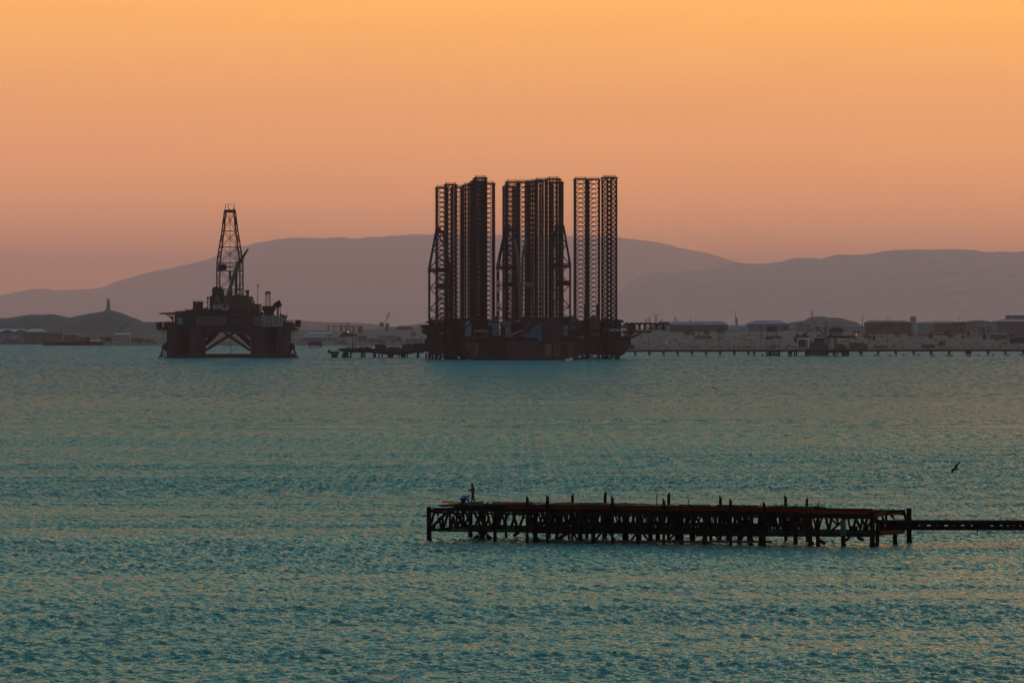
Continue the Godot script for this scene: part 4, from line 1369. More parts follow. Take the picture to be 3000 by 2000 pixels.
# one lattice leg, its top at y = 0, going down; four toothed chords and K bracing (or crossed bracing)
func leg_mesh(kind: String, half: float, bays: int, bay: float, chord: float, thick: float) -> Array:
	var key := "%s %f %d %f" % [kind, half, bays, thick]
	if leg_meshes.has(key):
		return leg_meshes[key]
	var deep := bays * bay
	var ch := B()
	ch.bar(Vector3.ZERO, Vector3(0, -deep, 0), chord)
	for i in bays * 2:
		var y := -(i + 0.5) * bay / 2
		ch.box(Vector3(-chord * 0.78, y - bay * 0.13, -chord * 0.3), Vector3(chord * 0.78, y + bay * 0.13, chord * 0.3))
	var br := B()
	var cs := [Vector3(half, 0, half), Vector3(half, 0, -half), Vector3(-half, 0, -half), Vector3(-half, 0, half)]
	for i in bays:
		var y0 := Vector3(0, -i * bay, 0)
		var y1 := Vector3(0, -(i + 1) * bay, 0)
		for k in 4:
			var a: Vector3 = cs[k]
			var b: Vector3 = cs[(k + 1) % 4]
			br.bar(a + y0, b + y0, thick)
			if kind == "k":
				var m := (a + b) / 2
				br.bar(m + y0, a + y1, thick * 0.8)
				br.bar(m + y0, b + y1, thick * 0.8)
			else:
				br.bar(a + y0, b + y1, thick * 0.85)
				br.bar(b + y0, a + y1, thick * 0.85)
	var cap := B().box(Vector3(-half - 0.9, -0.7, -half - 0.9), Vector3(half + 0.9, -0.05, half + 0.9))
	var ra := B()
	for k in 4:
		var a: Vector3 = cs[k] * 0.92
		var b: Vector3 = cs[(k + 1) % 4] * 0.92
		for i in 6:
			var p := a.lerp(b, i / 6.0)
			ra.bar(p, p + Vector3(0, 1.25, 0), 0.09)
		for h in [0.65, 1.25]:
			ra.bar(a + Vector3(0, h, 0), b + Vector3(0, h, 0), 0.08)
	leg_meshes[key] = [ch.mesh(), br.mesh(), cap.mesh(), ra.mesh(), cs]
	return leg_meshes[key]


func jack_leg(px: float, py: float, w: float, d: float, turn: float, parent: Node, kind := "k", thick := 0.38) -> void:
	var top := at(px, py, d)
	var half := (w / LENS * d) / 2 - 0.75
	if kind == "x": half /= 1.30
	half = snappedf(half, 0.1)
	var bay := 2.98
	var bays := int(ceil((top.y + 9.0) / bay))
	var ms := leg_mesh(kind, half, bays, bay, 0.86, thick)
	var t := thing("leg", "", "", top - org, "", parent)
	t.rotation.y = deg_to_rad(turn)
	for c in ms[4]:
		var o := put_mesh("chord", ms[0], M.steel, t)
		o.position = c
	tag(put_mesh("bracing", ms[1], M.steel, t), "", "", "", "stuff")
	put_mesh("head_plate", ms[2], M.steel, t)
	put_mesh("railing", ms[3], M.rail, t)


# the bent tower over a drill floor: narrow at its head, wide and upright below
func tower(px: float, ytop: float, yknee: float, ybase: float, half_top: float, half: float, d: float, turn: float, parent: Node) -> void:
	var sc := d / LENS
	var lv := []
	for q in [[ybase, half], [ybase - (ybase - yknee) * 0.2, half], [ybase - (ybase - yknee) * 0.62, half], [yknee, half], [lerpf(yknee, ytop, 0.5), lerpf(half, half_top, 0.5)], [ytop, half_top]]:
		lv.append([q[1] * sc, q[1] * sc, (ybase - q[0]) * sc])
	var t := derrick(lv, lc(px, ybase, d), deg_to_rad(turn), 0.46, parent)
	var k: float = lv[3][2]
	var w: float = lv[3][0]
	put("knee_platform", B().box(Vector3(-w - 0.6, k - 2.2, -w - 0.6), Vector3(w + 0.6, k - 0.6, w + 0.6)), M.steel, t)
	put("monkey_board", B().box(Vector3(-w * 0.35, k * 0.60, -w), Vector3(w + 0.5, k * 0.60 + 3.0, w)), M.steel, t)
	var tp: float = lv[-1][2]
	put("crown_block", B().box(Vector3(-half_top * sc - 0.6, tp - 1.6, -half_top * sc - 0.6), Vector3(half_top * sc + 0.6, tp + 0.3, half_top * sc + 0.6)).box(Vector3(-0.9, tp + 0.3, -0.8), Vector3(0.9, tp + 2.4, 0.8)), M.steel, t)
	var b := B()
	for y in [k - 0.6, lv[2][2], lv[1][2]]:
		for s in [-1, 1]:
			b.bar(Vector3(-w - 0.9, y + 1.1, (w + 0.9) * s), Vector3(w + 0.9, y + 1.1, (w + 0.9) * s), 0.12)
			b.bar(Vector3((w + 0.9) * s, y + 1.1, -w - 0.9), Vector3((w + 0.9) * s, y + 1.1, w + 0.9), 0.12)
	tag(put("railing", b, M.rail, t), "", "", "", "stuff")


func make_jackups() -> void:
	# 1: the leftmost, raised on its legs
	var d := 3010.0
	org = at(1300, 1048, d)
	org.y = 0.0
	var t := thing("jackup_rig", "leftmost jack-up rig, its hull raised on legs above a gap of water", "jack-up rig", org)
	jack_leg(1294.5, 549, 37, 3020, 6, t, "k", 0.46)
	jack_leg(1320.5, 540.5, 37, 2985, -5, t, "k", 0.46)
	jack_leg(1338.5, 548, 37, 3050, 9, t)
	jack_leg(1375.5, 542, 37, 3045, -12, t)
	pslab("hull", [[1244, 993], [1352, 993], [1362, 1000], [1380, 1044], [1330, 1044], [1322, 1037], [1262, 1037], [1256, 1031], [1244, 1030]], d - 12, 60, M.hull, t)
	for k in 4:
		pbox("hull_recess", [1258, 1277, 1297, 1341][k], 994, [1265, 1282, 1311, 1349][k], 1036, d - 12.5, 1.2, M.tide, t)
	for k in 7:
		pbox("hull_rib", [1267, 1271, 1285, 1290, 1314, 1320, 1328][k], 995, [1268.4, 1272.4, 1286.5, 1291.5, 1315.5, 1321.5, 1329.5][k], 1036, d - 12.6, 1.0, M.brown, t)
	for x in [[1246, 1250], [1254, 1262], [1264, 1270], [1273, 1278], [1287, 1293], [1300, 1340]]:
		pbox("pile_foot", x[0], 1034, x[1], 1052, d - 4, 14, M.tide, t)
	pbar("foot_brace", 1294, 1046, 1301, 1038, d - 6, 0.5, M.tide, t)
	pslab("deck_house", [[1250, 993], [1250, 981], [1238, 976], [1234, 969], [1241, 964], [1234, 953], [1246, 951], [1256, 952], [1256, 945], [1262, 940], [1300, 940], [1330, 932], [1380, 932], [1384, 993]], d - 8, 50, M.black, t)
	pslab("helideck", [[1223, 952.2], [1233, 952], [1256, 951], [1256, 955], [1240, 956], [1233, 955]], d - 6, 24, M.steel, t)
	pslab("sloping_roof", [[1243, 946], [1258, 937], [1262, 932], [1266, 938], [1266, 946]], d - 9, 20, M.steel, t)
	pbar("bracket", 1234, 955, 1235, 965, d - 4, 0.5, M.steel, t)
	pbar("bracket", 1235, 957, 1245, 966, d - 4, 0.5, M.steel, t)
	for x in [1252, 1257]:
		pbar("ladder", x, 980, x, 994, d - 9, 0.4, M.steel, t)
	pbox("platform", 1268, 934.5, 1308, 945, d - 12, 14, M.grey, t)
	prail(1262, 1304, 934, d - 12, 1.3, M.rail, t)
	for x in [1273, 1277]:
		pbox("pale_opening", x, 947, x + 5, 949.5, d - 8.3, 0.5, M.pale, t)  # pale boxes set on the deck house wall
	put("lifeboat", B().ball(lc(1311, 975.5, d - 14), Vector3(3.6, 1.25, 1.4), 12), M.rose, t)
	put("lifeboat", B().ball(lc(1296, 976.5, d - 14), Vector3(2.4, 1.1, 1.3), 12), M.rose, t)
	pbox("boat_deck", 1286, 981, 1332, 983, d - 16, 8, M.steel, t)
	ptube("winch", 1258, 935, 1264, 935, d - 10, 0.7, M.steel, t)
	tower(1287.5, 676, 787, 936, 10, 30, d - 4, 4, t)

	# 2: its neighbour, afloat, with the blue houses
	d = 2960.0
	org = at(1425, 1055, d)
	org.y = 0.0
	t = thing("jackup_rig", "second jack-up rig from the left, with the tallest left legs and a pale blue house", "jack-up rig", org)
	jack_leg(1390.5, 537, 37, 3030, 14, t)
	jack_leg(1399.5, 530, 37, 3000, -8, t)
	jack_leg(1407.5, 520.5, 37, 2950, 9, t, "k", 0.40)
	jack_leg(1431.5, 537.5, 37, 2995, 7, t)
	pslab("hull", [[1352, 1003], [1500, 1003], [1500, 1060], [1382, 1060], [1374, 1046], [1362, 1020]], d - 18, 55, M.hull, t)
	pslab("bow_plate", [[1359, 1003], [1391, 1003], [1392, 1044], [1378, 1044]], d - 18.8, 1.2, M.brown, t)
	pslab("bow_plate", [[1394, 1003], [1403, 1003], [1399, 1043], [1392, 1043]], d - 18.7, 1.2, M.grey, t)
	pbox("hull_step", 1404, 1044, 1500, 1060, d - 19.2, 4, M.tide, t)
	pbox("seam", 1494, 1004, 1496, 1042, d - 18.7, 1.0, M.grey, t)
	pbox("main_deck", 1354, 984, 1500, 1003, d - 12, 46, M.black, t)
	pslab("machinery_house", [[1362, 984], [1362, 950], [1376, 936], [1400, 932], [1430, 934], [1446, 940], [1446, 984]], d - 6, 40, M.black, t)
	pslab("blue_house", [[1362, 986], [1363, 945], [1368, 940], [1376, 941], [1381, 950], [1380, 986]], d - 14, 6, M.cyan, t)
	pbox("pale_blue_house", 1441, 950, 1462, 984, d - 20, 12, M.cyan, t)
	pbox("bridge_house", 1431, 940, 1463, 953, d - 19, 10, M.cyan, t)
	pbox("upper_house", 1446, 926, 1462, 940, d - 18, 8, M.cyan, t)
	for k in 7:
		pbox("window", 1439.5 + k * 3.1, 943, 1441.6 + k * 3.1, 945.4, d - 19.3, 0.6, M.glassy, t)
	for q in [[1452, 931], [1452, 958], [1452, 973]]:
		pbox("window", q[0], q[1], q[0] + 3, q[1] + 3, d - 20.4, 3.0, M.glassy, t)
	pbox("balcony", 1428, 939.4, 1463, 941, d - 21, 12, M.pale, t)
	prail(1428, 1463, 939.4, d - 21, 1.2, M.rail, t)
	put("lifeboat", B().ball(lc(1409, 970.5, d - 22), Vector3(4.7, 1.1, 1.5), 12), M.rose, t)
	put("lifeboat", B().ball(lc(1426, 970.5, d - 22), Vector3(3.3, 1.0, 1.5), 12), M.rose, t)
	pbox("boat_deck", 1386, 989, 1440, 990.6, d - 24, 8, M.grey, t)
	for x in [1392, 1418, 1428]:
		pbar("davit", x, 976, x, 989, d - 23, 0.6, M.grey, t)
	pbox("gangway", 1462, 981, 1471, 983.5, d - 18, 4, M.grey, t)
	pbar("crane_boom", 1352, 968, 1384, 945, d - 14, 0.7, M.steel, t)

	# 4 (behind) and 3 (in front): the middle pair
	d = 3055.0
	org = at(1610, 1055, d)
	org.y = 0.0
	t = thing("jackup_rig", "fourth jack-up rig from the left, half hidden, derrick leaning out right", "jack-up rig", org)
	jack_leg(1556, 534, 36, 3080, 10, t)
	jack_leg(1585.5, 527, 36, 3060, -7, t)
	jack_leg(1620.5, 523.5, 37, 3030, 16, t)
	jack_leg(1631.5, 533, 37, 3075, -10, t)
	pbox("hull", 1530, 985, 1688, 1053, d - 14, 52, M.hull_dark, t)
	pslab("deck_house", [[1560, 985], [1562, 940], [1600, 932], [1640, 930], [1656, 926], [1664, 930], [1676, 924], [1690, 928], [1690, 985]], d - 10, 40, M.black, t)
	pslab("grey_roof", [[1669, 941], [1671, 928], [1676, 926], [1684, 930], [1699, 938], [1699, 942]], d - 14, 20, M.grey, t)
	pbox("brown_house", 1668, 941.5, 1700, 968, d - 13, 18, M.brown, t)
	pbox("pale_blue_door", 1649.5, 952, 1665, 983, d - 15, 2, M.cyan, t)
	tower(1640, 662, 774, 930, 11, 30, d - 8, -3, t)

	d = 2945.0
	org = at(1540, 1055, d)
	org.y = 0.0
	t = thing("jackup_rig", "third jack-up rig from the left, with the bright blue container on deck", "jack-up rig", org)
	jack_leg(1491.5, 546, 36, 2985, 12, t)
	jack_leg(1500.5, 533, 38, 2950, -7, t)
	jack_leg(1534, 533, 37, 2965, 8, t)
	jack_leg(1571.5, 531, 38, 2960, -14, t)
	pslab("hull", [[1486, 1000], [1648, 1000], [1655, 1004], [1694, 1004], [1694, 1060], [1486, 1060]], d - 22, 60, M.hull, t)
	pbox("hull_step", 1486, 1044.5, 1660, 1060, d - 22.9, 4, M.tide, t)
	for q in [[1597, 1009, 1616, 1042, "g"], [1622, 1004, 1645, 1042, "b"], [1664, 1006, 1682, 1042, "b"]]:
		pbox("hull_plate", q[0], q[1], q[2], q[3], d - 22.7, 1.2, M.grey if q[4] == "g" else M.brown, t)
	for q in [1592, 1619, 1648, 1660]:
		pbox("seam", q, 1004, q + 1.6, 1042, d - 22.5, 0.9, M.tide, t)
	pbox("main_deck", 1470, 984, 1650, 1000, d - 16, 50, M.black, t)
	pslab("machinery_house", [[1466, 984], [1466, 944], [1480, 940], [1500, 930], [1540, 926], [1600, 930], [1650, 934], [1650, 984]], d - 8, 40, M.black, t)
	pbox("tan_column", 1481, 958, 1497, 987, d - 18, 5, M.tan, t)
	pbox("tan_house", 1464, 941, 1497, 956, d - 14, 8, M.grey, t)
	pslab("grey_lean_to", [[1500, 943], [1512, 937], [1524, 934], [1526, 943]], d - 16, 6, M.grey, t)
	put("crane_boom", B().tube(lc(1497, 982, d - 22), lc(1530, 968, d - 22), 0.7, 0.6, 8), M.tan, t)
	pbox("catwalk", 1493, 985, 1506, 988, d - 20, 4, M.grey, t)
	pbox("orange_container", 1529, 940, 1553, 976, d - 20, 8, M.ochre, t)
	for k in 5:
		pbox("container_rib", 1531 + k * 4.8, 941, 1532.2 + k * 4.8, 975, d - 20.5, 0.6, M.brown, t)
	tag(pslab("blue_container", [[1531, 977], [1554, 977], [1554, 960], [1588.5, 960], [1588.5, 999], [1578, 999], [1572, 990], [1531, 990]], d - 23, 8, M.blue, t), "bright blue housing")
	pslab("blue_roof", [[1562, 960], [1584, 946], [1588, 952], [1588, 960]], d - 22, 6, M.blue, t)
	pbox("dark_house", 1592, 948, 1648, 1000, d - 21, 14, M.hull_dark, t)
	for k in 4:
		pbox("roof_vent", 1591 + k * 6.0, 945, 1594 + k * 6.0, 949, d - 20.6, 1.5, M.grey, t)
	tower(1489.5, 668, 778, 934, 9, 31, d - 2, -5, t)
	# a tall grey A-frame between the legs
	for q in [[1507, 700, 1517, 752], [1517, 752, 1526, 930], [1541, 700, 1531, 752], [1531, 752, 1528, 930]]:
		ptube("a_frame", q[0], q[1], q[2], q[3], d - 16, 0.85, M.grey, t)
	pbox("a_frame_board", 1536, 826, 1564, 840, d - 15, 4, M.grey, t)

	# 5: the right one, raised, with the long cantilever
	d = 3070.0
	org = at(1760, 1050, d)
	org.y = 0.0
	t = thing("jackup_rig", "rightmost jack-up rig with three legs and a long cantilever deck reaching right", "jack-up rig", org)
	jack_leg(1701, 524, 40, 3075, 4, t)
	jack_leg(1739.5, 525, 38, 3100, -4, t)
	jack_leg(1785, 519.5, 46, 3050, 31, t, "x", 0.40)
	pslab("hull", [[1694, 985], [1840, 985], [1846, 992], [1846, 1016], [1836, 1029], [1826, 1039], [1690, 1039], [1690, 990]], d - 20, 60, M.hull, t)
	pbox("hull_band", 1694, 984, 1838, 1000, d - 20.8, 1.2, M.hull_dark, t)
	pslab("deck_house", [[1688, 985], [1690, 944], [1712, 936], [1728, 930], [1760, 938], [1770, 934], [1800, 938], [1808, 934], [1817, 940], [1820, 985]], d - 12, 46, M.black, t)
	pbox("tan_house", 1729, 926, 1757, 966, d - 18, 10, M.grey, t)
	for q in [[1735, 945, 1746, 950], [1738, 955, 1743, 960], [1745, 955, 1750, 960]]:
		pbox("window", q[0], q[1], q[2], q[3], d - 18.4, 0.8, M.glassy, t)
	pbox("jack_case", 1766, 936, 1820, 962, d - 14, 14, M.brown, t)
	for x in [1716, 1752]:
		ptube("jack_case_post", x, 945, x, 890, d - 10, 1.1, M.steel, t)
	put("lifeboat", B().ball(lc(1794, 967.5, d - 23), Vector3(5.2, 0.95, 1.5), 14), M.pale, t)
	pbox("boat_deck", 1767, 972, 1822, 974, d - 24, 8, M.steel, t)
	pbox("grey_box", 1821, 951, 1837, 963, d - 20, 6, M.cyan, t)
	pbox("grey_box", 1825, 968, 1837, 978, d - 20, 6, M.grey, t)
	pbox("locker", 1820, 938, 1827, 945, d - 14, 4, M.steel, t)
	pbox("winch_box", 1697, 984, 1712, 992, d - 21.5, 3, M.tan, t)
	pbox("grey_box", 1729, 973, 1757, 984, d - 20, 5, M.grey, t)
	# the cantilever with its deck, posts and lower beams
	pslab("cantilever_deck", [[1829, 946], [1900, 945.4], [1957, 947], [1966, 948.4], [1960, 950.5], [1829, 951]], d - 10, 18, M.steel, t)
	for x in [1840, 1856, 1874, 1889, 1906, 1923, 1943]:
		pbox("cantilever_post", x - 3.2, 950, x + 3.2, 966, d - 9, 1.6, M.steel, t)
		pbox("cantilever_post", x - 2.2, 950, x + 2.2, 966, d + 6, 1.6, M.steel, t)
	pbox("cantilever_beam", 1840, 963.5, 1953, 965.5, d - 9.5, 2.4, M.steel, t)
	for q in [[1858, 966, 1872, 951], [1890, 951, 1904, 966], [1926, 951, 1940, 964], [1944, 964, 1956, 951], [1909, 964, 1922, 951]]:
		pbar("cantilever_brace", q[0], q[1], q[2], q[3], d - 9, 0.5, M.steel, t)
	pbox("brown_beam", 1850, 968, 1909, 975, d - 12, 3, M.brown, t)
	pslab("side_frame", [[1838, 951], [1862, 951], [1862, 974], [1850, 984], [1838, 986]], d - 11, 14, M.brown, t)
	pbox("grey_box", 1830, 980, 1850, 988, d - 14, 6, M.grey, t)
	pbar("stay", 1845, 991, 1877, 976, d - 11, 1.2, M.steel, t)
	pbar("stay", 1845, 991, 1877, 976, d + 4, 1.2, M.steel, t)
	for k in 9:
		pbox("deck_gear", 1836 + k * 13.5, 943.5, 1840 + k * 13.5, 946, d - 4, 3, M.steel, t)
	# anchor on the bow
	pbar("anchor_chain", 1845, 994, 1849, 1011, d - 20, 0.5, M.steel, t)
	put("anchor", B().tube(lc(1849, 1012, d - 21), lc(1857, 1018, d - 21), 0.6, 0.9, 8).tube(lc(1857, 1014, d - 21), lc(1853, 1021, d - 21), 0.8, 0.5, 8).bar(lc(1846, 1018, d - 21), lc(1856, 1020, d - 21), 1.2), M.steel, t)
	# braced feet under the raised hull
	for q in [[1700, 1040, 1720, 1052], [1738, 1040, 1722, 1052], [1744, 1052, 1758, 1040], [1768, 1052, 1780, 1040], [1800, 1040, 1785, 1052]]:
		pbar("foot_brace", q[0], q[1], q[2], q[3], d - 16, 0.7, M.tide, t)
	for q in [[1696, 1722], [1764, 1790]]:
		pslab("spud_can", [[q[0] - 6, 1054], [q[0], 1046], [q[1], 1046], [q[1] + 6, 1054]], d - 16, 14, M.tide, t)
	for x in [1806, 1812]:
		ptube("foot", x, 1038, x, 1056, d - 14, 0.9, M.tide, t)

	# a small white boat tied up under the third rig
	org = at(1667, 1050, 2915)
	org.y = 0.0
	t = thing("motor_boat", "small white motor boat moored at the foot of the jack-up rigs", "boat", org)
	var s := 2915.0 / LENS
	put("hull", B().loft(PackedVector3Array([Vector3(-10 * s, 0.05, -0.6), Vector3(9 * s, 0.05, -0.7), Vector3(9 * s, 0.05, 0.7), Vector3(-10 * s, 0.05, 0.6)]), PackedVector3Array([Vector3(-12 * s, 0.85, -0.3), Vector3(12 * s, 0.9, -1.1), Vector3(12 * s, 0.9, 1.1), Vector3(-12 * s, 0.85, 0.3)])), M.white, t)
	put("cabin", B().loft(PackedVector3Array([Vector3(0, 0.9, -0.8), Vector3(10 * s, 0.9, -0.8), Vector3(10 * s, 0.9, 0.8), Vector3(0, 0.9, 0.8)]), PackedVector3Array([Vector3(3 * s, 1.6, -0.7), Vector3(12 * s, 1.75, -0.7), Vector3(12 * s, 1.75, 0.7), Vector3(3 * s, 1.6, 0.7)])), M.white, t)
	put("window", B().box(Vector3(4 * s, 1.05, 0.72), Vector3(9 * s, 1.35, 0.86)), M.glassy, t)


# ---------------------------------------------------------------- along the far shore
func ordinal(i: int) -> String:
	return ["first", "second", "third", "fourth", "fifth", "sixth", "seventh", "eighth", "ninth", "tenth", "eleventh", "twelfth", "thirteenth", "fourteenth", "fifteenth", "sixteenth"][i]


func start(called: String, label: String, category: String, px: float, d: float, group := "", base := -1.0) -> Node3D:
	org = at(px, LEVEL, d)
	org.y = ground_y(px, d) if base < 0.0 else base
	return thing(called, label, category, org, group)


# a shed with a pitched roof, ridge along the width, seen from its long side; rows in pixels
func shed(t: Node3D, x0: float, x1: float, ridge: float, eaves: float, base: float, d: float, deep: float, wall: Material, roof: Material, hip := 0.0) -> void:
	var a := lc(x0, base, d)
	var c := lc(x1, eaves, d)
	var r := lc(x0, ridge, d)
	put("wall", B().box(Vector3(a.x, minf(a.y, -3.0), a.z - deep), Vector3(c.x, c.y, a.z)), wall, t)
	var h := hip * d / LENS
	var over := 0.5
	var lo := PackedVector3Array([Vector3(a.x - over, c.y, a.z + over), Vector3(c.x + over, c.y, a.z + over), Vector3(c.x + over, c.y, a.z - deep - over), Vector3(a.x - over, c.y, a.z - deep - over)])
	var mid := a.z - deep / 2
	var hi := PackedVector3Array([Vector3(a.x - over + h, r.y, mid + 0.2), Vector3(c.x + over - h, r.y, mid + 0.2), Vector3(c.x + over - h, r.y, mid - 0.2), Vector3(a.x - over + h, r.y, mid - 0.2)])
	put("roof", B().loft(lo, hi), roof, t)


func windows(t: Node3D, xs: Array, ys: Array, w: float, h: float, d: float, m: Material) -> void:
	for y in ys:
		for x in xs:
			var a := lc(x - w / 2, y + h / 2, d)
			var c := lc(x + w / 2, y - h / 2, d)
			put("window", B().box(Vector3(a.x, a.y, a.z - 0.4), Vector3(c.x, c.y, a.z + 0.12)), m, t)


func span(a: float, b: float, n: int) -> Array:
	var r := []
	for i in n:
		r.append(lerpf(a, b, i / float(maxi(1, n - 1))))
	return r


func lamp(t: Node3D, px: float, py: float, d: float, col: Color, power: float) -> void:
	var p := lc(px, py, d)
	var m := StandardMaterial3D.new()
	m.albedo_color = Color(0.9, 0.8, 0.6)
	m.emission_enabled = true
	m.emission = col
	m.emission_energy_multiplier = power
	put("lamp_glass", B().ball(p, Vector3.ONE * 0.75, 10), m, t)
	var l := OmniLight3D.new()
	l.name = "lamp_light"
	t.add_child(l, true)
	l.position = p + Vector3(0, 0, 0.95)
	l.light_color = col
	l.light_energy = 0.6
	l.light_size = 0.75
	l.omni_range = 60.0
	l.omni_attenuation = 2.0
	l.shadow_enabled = true


# a shrub or small tree: a stem and a crown of many small leaf clumps
var clumps := {}

func bush(called: String, label: String, category: String, px: float, d: float, wide: float, high: float, key: int, group := "", cypress := false) -> void:
	var t := start(called, label, category, px, d, group)
	put("stem", B().tube(Vector3(0, -0.6, 0), Vector3(0, high * 0.55, 0), 0.18, 0.09, 6), M.bark, t)
	var r := RandomNumberGenerator.new()
	r.seed = key
	var b := B()
	for i in 190:
		var f := r.randf()
		var lim := wide / 2 * (sqrt(maxf(0.05, 1.0 - pow((f - 0.35) / 0.66, 2.0))) if not cypress else (1.05 - f))
		var an := r.randf() * TAU
		var rad := lim * sqrt(r.randf()) * r.randf_range(0.75, 1.12)
		var c := Vector3(cos(an) * rad, high * (0.05 + 0.95 * f), sin(an) * rad)
		var s := r.randf_range(0.28, 0.65) * clampf(high / 5.0, 0.5, 1.2)
		var x := Vector3(r.randfn(), r.randfn(), r.randfn()).normalized() * s
		var y := Vector3(r.randfn(), r.randfn(), r.randfn()).normalized() * s
		b.tri(c + x, c - x + y, c - y, c - x.cross(y) * 9.0)
		b.tri(c + y, c - x, c + x - y, c - y.cross(x) * 9.0)
	put("crown", b, M.leaf, t)


func pylon(label: String, px: float, ytop: float, d: float, kind: int) -> void:
	var t := start("power_pylon" if kind == 0 else "mast", label, "pylon" if kind == 0 else "mast", px, d, "power pylons on the skyline" if kind == 0 else "")
	var top := lc(px, ytop, d)
	var b := B()
	var w := top.y * (0.10 if kind == 0 else 0.02)
	var cs := [Vector3(w, 0, w), Vector3(-w, 0, w), Vector3(-w, 0, -w), Vector3(w, 0, -w)]
	for k in 4:
		var leg := B().bar(cs[k] - Vector3(0, 3, 0), cs[k] * 0.12 + Vector3(0, top.y, 0), 0.34)
		put("leg", leg, M.lattice, t)
		for i in 6:
			var f0 := i / 6.0
			var f1 := (i + 1) / 6.0
			var n: Vector3 = cs[(k + 1) % 4]
			b.bar(cs[k] * (1 - 0.88 * f0) + Vector3(0, top.y * f0, 0), n * (1 - 0.88 * f1) + Vector3(0, top.y * f1, 0), 0.2)
	tag(put("bracing", b, M.lattice, t), "", "", "", "stuff")
	if kind == 0:
		for f in [0.70, 0.82, 0.93]:
			var l: float = top.y * (0.30 - (f - 0.7) * 0.5)
			put("cross_arm", B().bar(Vector3(-l / 2, top.y * f, 0), Vector3(l / 2, top.y * f, 0), 0.4), M.lattice, t)


